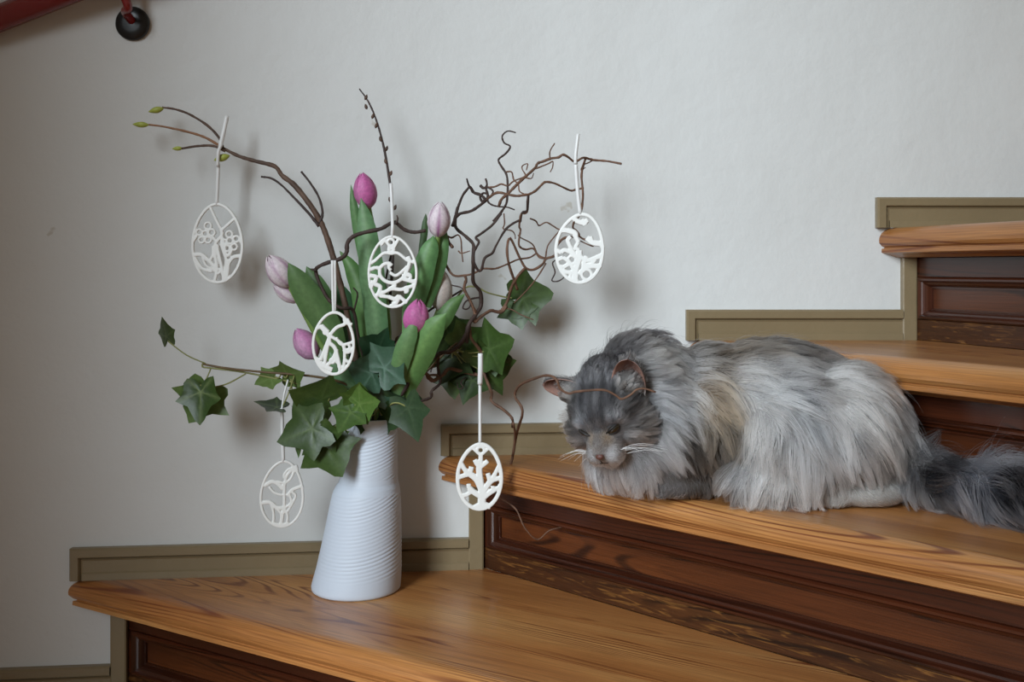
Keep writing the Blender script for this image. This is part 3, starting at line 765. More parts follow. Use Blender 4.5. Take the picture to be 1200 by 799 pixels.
# the long twig that hangs by the tree egg, and the one reaching over the cat head
tw(T6, [(290, 330), (296, 375), (286, 450), (266, 500), (240, 520), (232, 566), (262, 590), (300, 620), (328, 680), (370, 720), (410, 690), (460, 677)], 1.5, .8)
tw(T6, [(288, 440), (302, 360), (321, 290), (295, 240), (310, 205), (350, 185), (400, 171), (432, 182), (447, 215), (474, 231), (495, 226), (540, 221), (595, 220), (632, 237), (652, 250), (683, 235), (703, 218), (730, 215), (766, 227)], 1.7, .9)
# ---------------------------------------------------------------- ivy
G1, G2, G3, G4, G5 = (54, 76, 32), (76, 98, 46), (42, 58, 27), (96, 118, 62), (56, 86, 66)
def sprig(label, stem, ys, rad=(1.6, 1.2), mat='ivy_stem', mouth=True):
    root = empty('ivy_sprig', tuple(MOUTH)); tag(root, label, 'ivy')
    branch_part(root, 'stem', stem, rad, M[mat], ys=ys, end_mouth=mouth, bump=.05)
    return root
def leaf_on(root, at, to, y, size, ang, roll=0, pitch=0, col=G1, vein=(120, 140, 84), **kw):
    """at: petiole start on the stem (px,py,y); to: leaf base"""
    lf, _ = ivy_leaf(to[0], to[1], y, size, ang, roll, pitch, col, vein, root, **kw)
    if at:
        a, b = W(*at), W(to[0], to[1], y); mid = (a + b) / 2 + Vector((0, 0, -.004))
        mb = MB(); mb.add(*tube_data(catmull([a, mid, b], 5), PX(.9), 6)); mb.build('petiole', M['petiole'], lf, smooth=True)
iv = sprig('long trailing ivy sprig reaching out over the wall side', [(420, 470), (408, 452), (385, 444), (350, 439), (310, 436), (270, 432), (245, 428), (237, 426)], [-.13, -.15, -.165, -.17, -.17, -.165, -.16, -.16])
branch_part(iv, 'stem', [(237, 426), (238, 430), (246, 431), (285, 436), (320, 443), (352, 450)], [1.0, 1.1], M['petiole'], y=-.162, bump=.03)
leaf_on(iv, (241, 426, -.16), (196, 399, -.16), -.16, 30, -14, 74, 0, G2, narrow=.8)
leaf_on(iv, (247, 432, -.16), (235, 452, -.17), -.17, 46, 176, 12, 8, G1, (150, 165, 110), narrow=.85)
leaf_on(iv, (288, 438, -.165), (243, 455, -.155), -.155, 46, 208, -10, 10, (88, 112, 58), (120, 142, 84), narrow=1.05)
leaf_on(iv, (338, 438, -.17), (332, 440, -.165), -.165, 33, 62, 30, 30, G4, (130, 150, 100))
leaf_on(iv, (330, 438, -.17), (322, 441, -.16), -.16, 26, 232, 35, 25, G4, (130, 150, 100))
leaf_on(iv, (345, 440, -.17), (330, 478, -.17), -.17, 33, -86, 76, 8, G3)
leaf_on(iv, (341, 444, -.17), (345, 476, -.165), -.165, 20, 95, 74, 8, G3)
leaf_on(iv, (390, 444, -.165), (385, 470, -.16), -.16, 56, -55, -15, 38, (70, 96, 46), (96, 120, 66))
iv = sprig('dark ivy sprig hanging over the left of the vase rim', [(418, 480), (405, 492), (396, 499), (372, 502)], [-.15, -.168, -.175, -.18], (1.0, .9), 'petiole')
leaf_on(iv, None, (374, 499), -.182, 52, -112, 12, 8, G1, (110, 130, 80))
leaf_on(iv, None, (372, 506), -.178, 40, 150, 10, -5, G1, (100, 124, 70))
leaf_on(iv, (395, 497, -.176), (380, 516), -.172, 52, 155, -18, 20, (66, 88, 42), (92, 112, 62))
leaf_on(iv, (382, 500, -.178), (352, 508), -.165, 28, 172, 35, 15, (86, 110, 62), (110, 130, 80), narrow=.6)
leaf_on(iv, (410, 488, -.165), (404, 506), -.160, 18, 215, 30, 20, G2, narrow=.6)
iv = sprig('ivy sprig with blue-green and bright leaves over the vase mouth', [(440, 480), (440, 462), (436, 445)], [-.14, -.155, -.17], (1.2, 1.0), 'petiole')
leaf_on(iv, None, (445, 436), -.178, 46, 48, -10, 12, G5, (120, 150, 134))
leaf_on(iv, None, (442, 440), -.172, 40, -70, 10, 18, G5, (110, 140, 124))
leaf_on(iv, (440, 455, -.16), (443, 450), -.168, 34, 170, 8, -20, G5, (110, 140, 124))
leaf_on(iv, (438, 470, -.15), (416, 474), -.185, 36, 78, 5, 20, (80, 110, 48), (124, 150, 84))
leaf_on(iv, (435, 475, -.15), (414, 478), -.182, 36, -160, 15, 30, (66, 92, 42), (110, 134, 70))
leaf_on(iv, (438, 474, -.15), (417, 470), -.180, 30, 8, 15, 30, (74, 102, 44), (110, 134, 70))
leaf_on(iv, (440, 460, -.15), (448, 415), -.150, 40, -60, 15, 35, (44, 76, 52), (80, 110, 84))
leaf_on(iv, (445, 475, -.14), (452, 478), -.150, 44, 62, 20, 30, (38, 62, 34), (70, 94, 56))
leaf_on(iv, (445, 475, -.14), (455, 465), -.135, 50, 25, 15, 30, (36, 60, 34), (64, 88, 54))
leaf_on(iv, (445, 478, -.14), (448, 486), -.145, 34, 95, 20, 40, (46, 72, 38), (76, 98, 58))
leaf_on(iv, (445, 478, -.14), (430, 488), -.145, 30, -95, 20, 40, (46, 72, 38), (76, 98, 58))
iv = sprig('single dark ivy leaf drooping over the right of the vase rim', [(455, 484), (458, 474), (466, 472), (476, 476)], [-.15, -.175, -.18, -.18], (1.0, .9), 'petiole')
leaf_on(iv, None, (476, 470), -.182, 50, 160, 25, 5, (50, 70, 46), (76, 94, 66), narrow=.85)
iv = sprig('dark ivy cluster behind the curly hazel above the tree egg', [(450, 484), (480, 455), (505, 430), (525, 410), (540, 398)], [-.12, -.11, -.10, -.095, -.09], (1.5, 1.2))
for (bx, by, y, s, a, ro, pi, c) in ((541, 408, -.09, 46, 55, 10, 15, G1), (528, 400, -.085, 44, -20, 12, 10, G3), (520, 408, -.08, 46, -80, 20, 20, G3), (535, 415, -.088, 40, 200, 20, 20, G3),
                                     (567, 412, -.12, 48, 72, -10, 30, G1), (572, 418, -.115, 32, 95, 10, 10, (70, 104, 48)), (560, 432, -.10, 52, 68, 15, 25, G1), (555, 440, -.098, 36, 190, 25, 20, G3),
                                     (540, 420, -.08, 44, 120, 15, 15, G3), (530, 432, -.08, 36, 170, 15, 15, G2)):
    leaf_on(iv, (530, 408, -.093), (bx, by), y, s, a, ro, pi, c, (90, 112, 64))
iv = sprig('lone ivy leaf on a green stem among the upper hazel twigs', [(470, 440), (510, 380), (538, 345), (548, 336), (560, 337), (572, 343), (592, 348), (600, 349)], [-.12, -.10, -.09, -.09, -.09, -.09, -.088, -.088], (1.2, .9), 'petiole')
leaf_on(iv, None, (606, 350), -.088, 46, 80, 5, 10, G1, (86, 108, 60))
leaf_on(iv, None, (604, 354), -.084, 34, 165, 10, 5, G1, (86, 108, 60))
leaf_on(iv, None, (606, 350), -.080, 28, 30, 10, 10, (52, 78, 40), (86, 108, 60))

# ---------------------------------------------------------------- pierced porcelain eggs
def remeshed(V, Fc, voxel, smooth_iter=6, fac=.5):
    me = bpy.data.meshes.new('tmp'); me.from_pydata([tuple(v) for v in V], [], Fc)
    ob = bpy.data.objects.new('tmp', me); COL.objects.link(ob)
    md = ob.modifiers.new('r', 'REMESH'); md.mode = 'VOXEL'; md.voxel_size = voxel; md.use_smooth_shade = True
    if smooth_iter:
        sm = ob.modifiers.new('s', 'SMOOTH'); sm.iterations = smooth_iter; sm.factor = fac
    dg = bpy.context.evaluated_depsgraph_get(); dg.update()
    out = bpy.data.meshes.new_from_object(ob.evaluated_get(dg))
    bpy.data.objects.remove(ob); bpy.data.meshes.remove(me)
    return out
def egg(label, org, sc, top, right, bottom, left, strokes, rings, ribbon, y, rim=5.5, yaw=0, th=1.9):
    """strokes: (radius in zoomed px, [points]); ring holes: (cx, cy, hole radius, radius)"""
    S = lambda q: W(org[0] + q[0] / sc, org[1] + q[1] / sc, y)
    mb = MB(); k = PX(1.0, y) / sc
    cx = (left[0] + right[0]) / 2
    outl = []
    for a in np.linspace(0, 2 * math.pi, 48, endpoint=False):
        s, c = math.sin(a), math.cos(a)
        wx = (right[0] - left[0]) / 2
        wid = left[1] + (right[1] - left[1]) / 2
        if c >= 0: yy = wid - (wid - top[1]) * c ; xx = cx + wx * s * (1 - .10 * c * c) + (top[0] - cx) * c * c
        else: yy = wid + (bottom[1] - wid) * (-c); xx = cx + wx * s * (1 + .02 * c * c)
        outl.append(S((xx, yy)))
    outl.append(outl[0]); outl.append(outl[1])
    flat = th * 1.15
    def rod(P, r):
        r = r * 1.42
        V, Fc, U = tube_data(P, r, 8)
        yc = W(600, 300, y).y
        V = [Vector((q.x, yc + (q.y - yc) * .0 + math.copysign(PX(th, y), q.y - yc) * min(1, abs(q.y - yc) / max(1e-6, (r if not isinstance(r, list) else max(r)) * .6)), q.z)) for q in V]
        mb.add(V, Fc)
    rod(outl, rim * k * .95)
    for r, pts in strokes: rod(catmull([S(p) for p in pts], 5), r * k)
    for (hx, hy, hr, r) in rings:
        rod([S((hx + hr * math.cos(t), hy + hr * math.sin(t))) for t in np.linspace(0, 2 * math.pi + .3, 20)], r * k)
    me = remeshed(mb.v, mb.f, .00060, 4, .5)
    o3 = S(top)
    root = empty('egg_ornament', tuple(o3)); tag(root, label, 'ornament', 'pierced porcelain eggs hanging in the branches')
    me.transform(Matrix.Translation(-o3)); me.name = 'pierced_egg'
    me.materials.clear(); me.materials.append(M['bisque'])
    e = bpy.data.objects.new('pierced_egg', me); COL.objects.link(e); e.parent = root
    root.rotation_euler.z = R(yaw)
    for rb in ribbon:
        P = catmull([Vector(W(p[0], p[1], y + (p[2] if len(p) > 2 else 0))) - o3 for p in rb[1]], 6)
        m2 = MB(); V, Fc, U = tube_data(P, PX(rb[0], y), 8); m2.add(V, Fc, U)
        r_ = m2.build('ribbon', M['ribbon'], None, smooth=True); r_.parent = root
        r_.location = (0, 0, 0)
    return root
egg('white pierced egg with two honeycomb flowers on the budding branch', (215, 130), 3.8, (150, 415), (262, 600), (150, 763), (42, 600),
    [(5, [(122, 432), (148, 488), (170, 530)]), (5, [(224, 482), (195, 508), (170, 530)]), (6, [(170, 530), (172, 552), (150, 580), (140, 605), (142, 650)]),
     (5, [(132, 600), (132, 640), (120, 665)]), (5, [(60, 555), (46, 580)]), (5, [(250, 575), (262, 590)]), (5, [(128, 555), (145, 580)]), (7, [(45, 640), (80, 640), (108, 662), (135, 690), (142, 715)]), (6, [(52, 655), (85, 700), (130, 715)]), (4.5, [(85, 650), (100, 685), (130, 705)]),
     (6, [(150, 595), (158, 640), (170, 690), (180, 750)]), (6, [(168, 590), (185, 640), (198, 680)]), (10, [(196, 660), (194, 705), (186, 755)]), (6, [(142, 650), (150, 700), (140, 755)]),
     (7, [(258, 645), (225, 650), (205, 672), (196, 700)]), (6, [(170, 552), (182, 600), (190, 640), (205, 640), (215, 620)])],
    [(110, 512, 15, 4), (72, 540, 13, 4), (127, 541, 14, 4), (98, 547, 13, 4), (82, 574, 13, 4), (112, 574, 13, 4), (205, 549, 14, 4), (236, 570, 13, 4), (182, 585, 13, 4), (208, 578, 13, 4), (195, 612, 13, 4), (227, 605, 13, 4), (155, 713, 10, 4)],
    [(2.2, [(254, 240), (255, 215), (256, 192)]), (2.0, [(255, 195, -.004), (256, 178, -.006), (260, 168, -.004)]), (2.7, [(258, 172, -.004), (262, 155, -.003), (266, 136)])], -.119)
egg('white pierced egg with a singing bird among leaves', (420, 180), 4.2, (165, 408), (286, 590), (165, 755), (52, 590),
    [(6, [(80, 528), (125, 490), (160, 492), (195, 490), (240, 525)]), (6, [(130, 425), (150, 450), (160, 475)]), (6, [(195, 425), (180, 455), (165, 475)]),
     (7, [(85, 560), (105, 562), (125, 545), (150, 540), (165, 552)]), (7, [(105, 565), (108, 600), (135, 628), (175, 635), (215, 615), (240, 575), (252, 530), (245, 505)]),
     (6, [(160, 575), (150, 560), (155, 540)]), (6, [(155, 585), (185, 600), (220, 575), (240, 555)]), (7, [(175, 635), (180, 650), (150, 665)]), (8, [(60, 600), (88, 608), (82, 640), (108, 655), (98, 690), (85, 700)]),
     (8, [(75, 625), (62, 660)]), (7, [(98, 690), (130, 680), (165, 665), (215, 668), (280, 645)]), (8, [(215, 615), (265, 628), (285, 625)]), (8, [(235, 650), (240, 675), (225, 680)]),
     (8, [(150, 705), (180, 715), (200, 700), (185, 735), (165, 740)]), (7, [(105, 700), (150, 705)]), (7, [(200, 700), (240, 735)]), (5, [(215, 600), (245, 600), (262, 610)]), (6, [(85, 525), (62, 540)]), (6, [(130, 425), (112, 452)]), (6, [(240, 525), (275, 535)]), (7, [(85, 560), (60, 570)]), (7, [(62, 660), (58, 640)]), (8, [(165, 740), (165, 755)])],
    [(160, 437, 16, 5), (162, 470, 14, 5), (245, 605, 14, 5)],
    [(2.0, [(459.5, 278), (460, 262, -.002), (459, 235, .02), (458, 215, .025)])], -.178)
egg('white pierced egg with an abstract branching lattice among the tulip leaves', (355, 300), 5.51, (205, 364), (328, 560), (212, 762), (67, 580),
    [(11, [(112, 450), (140, 480), (170, 515)]), (9, [(120, 445), (165, 490)]), (9, [(285, 405), (268, 440), (220, 460), (180, 505), (160, 555), (115, 670)]), (7, [(265, 395), (275, 430), (320, 440)]),
     (10, [(170, 515), (175, 560), (210, 600), (238, 720)]), (8, [(165, 560), (150, 640), (140, 700)]), (8, [(185, 520), (225, 545), (262, 580), (270, 650), (262, 725)]), (7, [(215, 525), (245, 570), (300, 562), (330, 548)]),
     (9, [(220, 600), (195, 660), (160, 705)]), (12, [(95, 680), (150, 715), (190, 735)]), (9, [(262, 600), (290, 620), (318, 600)]), (7, [(270, 665), (300, 690)]), (8, [(205, 650), (225, 690)]), (8, [(112, 450), (95, 470)]), (8, [(285, 405), (300, 430)]), (8, [(115, 670), (85, 660)]), (8, [(238, 720), (240, 755)]), (8, [(262, 725), (270, 740)]), (7, [(318, 600), (328, 590)]), (7, [(300, 690), (310, 680)])],
    [(148, 490, 14, 6), (284, 586, 18, 7), (190, 676, 15, 6)],
    [(1.8, [(391, 367), (390, 340), (389.5, 305)]), (1.4, [(392.5, 366, .001), (393, 340, .001), (392.5, 305, .001)])], -.205, rim=8)
egg('white pierced egg with a leafy stem hanging lowest from the ivy', (295, 440), 4.325, (165, 434), (258, 600), (150, 764), (49, 640),
    [(6, [(150, 755), (160, 690), (165, 650), (165, 590), (168, 545), (180, 505), (212, 470)]), (5, [(168, 545), (195, 525), (212, 490), (215, 468)]), (5, [(165, 520), (165, 500), (185, 475), (212, 466)]), (8, [(205, 470), (225, 480), (220, 455)]),
     (8, [(78, 548), (105, 535), (135, 548), (158, 575)]), (5, [(90, 560), (115, 590), (155, 605)]), (5, [(105, 540), (135, 535), (160, 545), (162, 575)]), (7, [(180, 610), (205, 580), (252, 562)]), (5, [(205, 590), (222, 610), (205, 650), (178, 690), (165, 672)]), (5, [(190, 600), (200, 640), (168, 672)]),
     (8, [(60, 640), (95, 640), (125, 665), (155, 670)]), (5, [(98, 645), (112, 690), (112, 740)]), (5, [(125, 670), (150, 700), (148, 745)]), (5, [(165, 672), (182, 710), (178, 745)]), (6, [(110, 745), (150, 755), (190, 748)]), (6, [(78, 548), (68, 560)]), (6, [(60, 640), (50, 645)]), (6, [(252, 562), (258, 575)])],
    [], [(2.2, [(332, 541), (331, 510), (330, 478, -.002)]), (1.2, [(330, 480, -.002), (333, 462), (338, 445, .004)])], -.168, rim=5.5, yaw=8)
egg('white pierced egg with a branching coral tree beside the cat tread', (525, 400), 3.9, (150, 470), (244, 620), (150, 765), (44, 630),
    [(14, [(155, 762), (155, 700)]), (11, [(155, 710), (150, 650), (143, 590), (146, 540)]), (8, [(150, 540), (150, 520)]), (9, [(143, 570), (128, 552)]), (8, [(146, 575), (165, 560), (182, 545)]),
     (11, [(150, 670), (130, 630), (100, 605)]), (9, [(100, 605), (78, 588)]), (9, [(100, 605), (108, 572)]), (8, [(100, 605), (75, 612)]), (10, [(155, 710), (120, 690), (95, 668)]), (8, [(95, 670), (95, 650)]), (8, [(110, 682), (85, 700)]),
     (10, [(160, 690), (185, 650), (200, 635)]), (8, [(200, 635), (232, 625)]), (8, [(192, 640), (182, 602)]), (8, [(200, 635), (215, 605)]), (10, [(165, 710), (190, 690), (212, 676)]), (8, [(212, 676), (235, 668)]), (7, [(205, 682), (205, 660)]), (10, [(120, 760), (155, 745), (195, 755)]), (8, [(78, 588), (62, 560)]), (8, [(75, 612), (46, 622)]), (8, [(85, 700), (62, 705)]), (8, [(128, 552), (122, 540)]), (8, [(232, 625), (244, 620)]), (8, [(235, 668), (240, 655)]), (7, [(215, 605), (232, 570)]), (6, [(143, 513), (118, 490)]), (6, [(157, 513), (182, 490)])],
    [(150, 497, 17, 6)], [(1.9, [(562.5, 521), (562.5, 490), (562.5, 445)]), (3.0, [(562.5, 450, -.003), (563, 432, -.008), (563, 414, -.008)])], -.165, rim=7.5)
egg('white pierced egg with fir tree cutouts hanging from the hazel twig end', (640, 120), 3.47, (148, 455), (230, 600), (150, 732), (40, 600),
    [(10, [(120, 730), (118, 690), (132, 640), (135, 600)]), (7, [(132, 640), (110, 610), (95, 580)]), (7, [(110, 615), (75, 600), (62, 612)]), (7, [(118, 690), (95, 650), (70, 630)]), (7, [(95, 655), (70, 670)]), (7, [(120, 690), (85, 690), (62, 680)]),
     (8, [(135, 700), (165, 670), (215, 665)]), (7, [(150, 690), (155, 650), (165, 625)]), (6, [(135, 600), (120, 590), (130, 570)]), (7, [(132, 620), (160, 640), (185, 640)]), (6, [(150, 660), (180, 660), (200, 640)]), (8, [(120, 480), (150, 490), (170, 478)]), (9, [(85, 520), (115, 530), (120, 545)]), (9, [(165, 550), (190, 570), (225, 575)]), (7, [(185, 565), (180, 545)]), (8, [(145, 475), (160, 500)]), (7, [(62, 612), (44, 600)]), (7, [(70, 630), (45, 640)]), (7, [(62, 680), (58, 660)]), (8, [(85, 520), (62, 520)]), (8, [(120, 480), (112, 468)]), (8, [(225, 575), (230, 590)]), (8, [(215, 665), (222, 660)]), (8, [(185, 640), (228, 620)]), (7, [(120, 545), (132, 570)]), (7, [(95, 580), (88, 560), (100, 545)])],
    [(105, 640, 16, 5), (112, 705, 14, 5), (165, 700, 20, 5)],
    [(2.3, [(680, 251), (677, 225), (674.5, 190)]), (2.0, [(674.5, 192, -.002), (675, 180, -.002), (677.5, 157)])], -.140, rim=6, yaw=-6)

# ---------------------------------------------------------------- cat
GZ = ZT[1]                                            # the cat lies on the second tread
cat = empty('cat', tuple(W(900, 585, -.30))); cat.location.z = GZ
tag(cat, 'long-haired grey tabby cat crouching on the stair, head lowered', 'cat')
HC = W(712, 478, -.325)                               # skull centre
HROLL = 13
hf = Vector((-.25, -.70, -.65)).normalized()
hu = (Vector((0, 0, 1)) - hf * hf.z).normalized()
hu = Matrix.Rotation(R(HROLL), 3, hf) @ hu
hl = -(hf.cross(hu)).normalized()                     # towards the right of the picture
HM = Matrix((hl, hf, hu)).transposed()                # local (lateral, forward, up) -> world
def H(a, b, c): return HC + HM @ Vector((a, b, c))
def sphere_grid(c, r, rot=None, nu=28, nv=18):
    V = []; Fc = []
    for i in range(nv + 1):
        th = math.pi * i / nv
        for k in range(nu):
            g = 2 * math.pi * k / nu
            q = Vector((r[0] * math.sin(th) * math.cos(g), r[1] * math.sin(th) * math.sin(g), r[2] * math.cos(th)))
            V.append(Vector(c) + (rot @ q if rot else q))
    for i in range(nv):
        for k in range(nu): Fc.append((i*nu + k, i*nu + (k+1) % nu, (i+1)*nu + (k+1) % nu, (i+1)*nu + k))
    return V, Fc
def build_cat_body():
    mb = MB()
    def el(c, r, rot=None): mb.add(*sphere_grid(c, r, rot))
    el((.318, -.280, .430), (.140, .082, .094))           # ribcage and belly
    el((.255, -.275, .432), (.100, .078, .086))
    el((.398, -.315, .418), (.072, .080, .083))           # rump
    el((.350, -.352, .415), (.084, .040, .070))           # near haunch
    el((.330, -.352, .372), (.088, .034, .030))
    el((.360, -.235, .405), (.080, .045, .066))           # far haunch
    el((.200, -.275, .425), (.078, .072, .078))           # chest
    el((.205, -.308, .378), (.046, .034, .040))           # near foreleg, folded
    el((.150, -.290, .405), (.052, .052, .052))           # breast
    el((.178, -.285, .462), (.062, .056, .058))           # neck
    el((.160, -.290, .487), (.046, .048, .040))
    for (x, y, l) in ((.206, -.322, .036), (.172, -.276, .032)):   # forepaws
        el((x, y, GZ + .016), (l, .020, .0165))
        for k in (-1, 0, 1): el((x - l * .72, y + k * .0105, GZ + .0115), (.0115, .0070, .0115))
    el((.415, -.366, GZ + .017), (.044, .020, .0170))      # near hind foot
    for k in (-1, 0, 1): el((.376, -.366 + k * .011, GZ + .0110), (.013, .0072, .0110))
    el((.415, -.245, GZ + .015), (.040, .018, .015))
    P = catmull([Vector(q) for q in ((.42, -.300, .385), (.458, -.332, .374), (.487, -.375, .371), (.524, -.425, .374), (.572, -.500, .374), (.615, -.575, .370))], 5)
    V, Fc, U = tube_data(P, [.024, .020, .018, .016, .014, .008], 14); mb.add(V, Fc)
    # head
    def hd(a, b, c, r): el(H(a, b, c), r, HM)
    hd(0, 0, 0, (.044, .046, .039)); hd(0, -.018, .004, (.042, .040, .040))
    for s in (-1, 1):
        hd(s * .027, .014, -.016, (.024, .026, .023)); hd(s * .0105, .053, -.0190, (.0135, .0145, .0130))
        hd(s * .018, .030, .016, (.0135, .012, .0080))                 # brow over the eye
        hd(s * .033, -.008, .026, (.016, .014, .014))                  # ear foot
    hd(0, .040, -.004, (.0125, .028, .0125)); hd(0, .038, -.014, (.023, .026, .019)); hd(0, .050, -.031, (.013, .012, .0090))
    hd(0, .0625, -.0075, (.0065, .006, .0055))
    me = remeshed(mb.v, mb.f, .0034, 7, .5)
    me.name = 'body'
    return me
bodyme = build_cat_body()
nV = len(bodyme.vertices)
co = np.empty(nV * 3, np.float32); bodyme.vertices.foreach_get('co', co); co = co.reshape(-1, 3)
co[:, 2] = np.maximum(co[:, 2], GZ + .0005); bodyme.vertices.foreach_set('co', co.ravel()); bodyme.update()
# fur guides: place, direction, length, lift, colour
GP, GD, GL, GF, GC = [], [], [], [], []
def guide(p, d, ln, col, lift=.25):
    GP.append(tuple(p)); GD.append(tuple(Vector(d).normalized())); GL.append(ln); GF.append(lift); GC.append(srgb(*col))
def gpx(px, py, y, dx, dz, ln, col, lift=.25, dy=0.0, mirror=True):
    p = W(px, py, y); guide(p, (dx, dy, dz), ln, col, lift)
    if mirror: guide((p.x, -.55 - y, p.z), (dx, -dy, dz), ln, col, lift)
SIL, LSIL, TAN, DRK, BLK, MID = (184, 182, 182), (222, 220, 219), (154, 134, 110), (76, 69, 64), (36, 34, 36), (128, 126, 126)
# along the spine
gpx(748, 400, -.29, .6, .35, .030, BLK, .55, mirror=False); gpx(735, 410, -.30, .4, .6, .026, (70, 68, 70), .6, mirror=False); gpx(790, 407, -.28, 1, -.05, .034, (84, 78, 74), .3, mirror=False)
gpx(835, 402, -.28, 1, .02, .036, DRK, .25, mirror=False); gpx(850, 408, -.31, 1, -.05, .036, (92, 82, 72), .22, mirror=False); gpx(940, 400, -.315, 1, -.2, .038, (92, 86, 82), .25, mirror=False); gpx(890, 402, -.32, 1, -.1, .038, (104, 96, 88), .25, mirror=False); gpx(870, 392, -.28, 1, .05, .036, (80, 72, 64), .3, mirror=False)
gpx(910, 388, -.28, 1, -.1, .036, (64, 59, 56), .3, mirror=False); gpx(960, 400, -.29, 1, -.3, .038, (70, 66, 64), .25, mirror=False)
gpx(1000, 420, -.30, .9, -.5, .040, SIL, .25, mirror=False); gpx(1040, 455, -.31, .6, -.8, .040, SIL, .25, mirror=False); gpx(1060, 510, -.31, .4, -.9, .040, (150, 148, 148), .3, mirror=False)
gpx(705, 424, -.315, .5, .6, .016, BLK, .5, mirror=False); gpx(722, 404, -.305, .6, .6, .024, BLK, .55, mirror=False)
# neck, mantle and shoulder
gpx(770, 425, -.33, .9, .05, .034, (150, 148, 146), .3); gpx(800, 440, -.335, .95, -.2, .036, SIL, .22); gpx(780, 470, -.34, .8, -.55, .040, (160, 160, 162), .25)
gpx(770, 510, -.345, .75, -.7, .042, (154, 152, 152), .25); gpx(800, 500, -.345, .55, -.85, .038, (92, 84, 76), .2); gpx(830, 440, -.35, .9, -.3, .036, TAN, .2)
gpx(845, 480, -.355, .6, -.75, .036, TAN, .2); gpx(865, 510, -.355, .45, -.9, .034, (108, 96, 82), .2); gpx(830, 520, -.35, .25, -1, .032, (92, 82, 72), .2)
gpx(800, 545, -.34, .5, -.8, .013, (84, 76, 70), .1); gpx(785, 558, -.34, .3, -.8, .008, (92, 86, 82), .1); gpx(815, 560, -.34, .4, -.8, .011, (84, 76, 70), .1); gpx(850, 548, -.34, .2, -1, .026, (96, 86, 78), .2)
gpx(840, 420, -.34, 1, -.1, .036, (112, 102, 92), .2)
# flank
gpx(880, 430, -.35, .9, -.35, .042, LSIL, .2); gpx(920, 420, -.35, .95, -.15, .044, SIL, .22); gpx(900, 460, -.36, .8, -.55, .046, LSIL, .18)
gpx(940, 450, -.365, .85, -.4, .044, (150, 148, 150), .2); gpx(980, 440, -.36, .85, -.45, .044, LSIL, .2)
# haunch
gpx(890, 500, -.375, .1, -1, .046, LSIL, .18); gpx(880, 540, -.38, -.35, -.95, .046, SIL, .18); gpx(900, 565, -.38, -.25, -1, .040, LSIL, .18)
gpx(940, 510, -.39, .25, -1, .048, SIL, .15); gpx(950, 555, -.385, .05, -1, .040, LSIL, .18); gpx(985, 490, -.39, .45, -.9, .048, LSIL, .15)
gpx(1000, 535, -.385, .4, -.9, .034, SIL, .15); gpx(1000, 562, -.375, .5, -.7, .014, (150, 144, 138), .1); gpx(1035, 565, -.36, .5, -.7, .014, (150, 144, 138), .1); gpx(1030, 500, -.37, .5, -.85, .044, (176, 174, 172), .2); gpx(1045, 545, -.355, .3, -.95, .026, (128, 122, 116), .2)
gpx(962, 575, -.37, .1, -.9, .016, (140, 132, 124), .2)
gpx(1010, 580, -.37, .8, -.35, .010, (206, 202, 196), .2); gpx(1045, 580, -.36, .9, -.3, .010, (206, 202, 196), .2); gpx(985, 583, -.37, -.4, -.5, .009, (196, 190, 184), .15)
gpx(790, 577, -.345, -.8, -.4, .009, (104, 98, 96), .2); gpx(770, 580, -.33, -.8, -.4, .008, (112, 106, 102), .2); gpx(820, 572, -.335, .2, -.8, .014, (92, 84, 78), .2)
# breast and ruff
gpx(700, 560, -.33, -.05, -1, .040, (168, 168, 172), .3, -.2); gpx(730, 560, -.345, .12, -1, .042, (178, 178, 182), .3, -.15); gpx(755, 545, -.345, .35, -.9, .042, (166, 166, 168), .25)
gpx(690, 535, -.29, -.35, -.9, .036, (150, 150, 154), .3); gpx(750, 575, -.33, .0, -1, .020, (150, 148, 150), .2); gpx(768, 565, -.34, .1, -1, .014, (120, 116, 116), .15)
# tail
for (x, y, z, dx, dy, dz, c, ln) in ((.47, -.345, .392, .5, -.55, .65, (70, 70, 74), .050), (.52, -.42, .392, .45, -.45, .75, (132, 134, 142), .052), (.575, -.50, .390, .5, -.5, .7, (112, 113, 118), .050),
                                     (.46, -.36, .375, .1, -.5, -.7, (128, 130, 136), .040), (.505, -.43, .376, .2, -.5, -.75, (104, 105, 112), .042), (.555, -.51, .376, .3, -.5, -.7, (92, 92, 98), .042), (.54, -.45, .385, .3, -.85, -.1, (40, 40, 44), .040), (.485, -.385, .386, .4, -.8, .0, (46, 46, 50), .040),
                                     (.61, -.58, .375, .6, -.7, .2, (84, 84, 88), .042), (.50, -.36, .36, .7, 0, -.5, (80, 80, 84), .03)):
    guide((x, y, z), (dx, dy, dz), ln, c, .55)
# head, in its own frame
def gh(a, b, c, da, db, dc, ln, col, lift=.22, both=True):
    for s in ((-1, 1) if both else (1,)):
        guide(H(s * a, b, c), HM @ Vector((s * da, db, dc)), ln, col, lift)
gh(0, .055, .004, 0, -.9, .6, .004, (120, 112, 108), .1, False); gh(0, .042, .012, 0, -.8, .7, .006, (78, 78, 82), .12, False); gh(.006, .035, .022, .1, -.8, .6, .008, (54, 54, 58), .15)
gh(0, .020, .036, 0, -1, .3, .011, (84, 84, 88), .2, False); gh(.014, .022, .032, .2, -1, .2, .011, (52, 52, 56), .2); gh(.007, .010, .040, .05, -1, .1, .013, (56, 56, 60), .2)
gh(0, -.01, .044, 0, -1, .1, .016, (108, 108, 112), .3, False); gh(.016, -.012, .040, .2, -1, .1, .015, (84, 84, 88), .3); gh(0, -.04, .036, 0, -1, .2, .024, (58, 56, 58), .5, False)
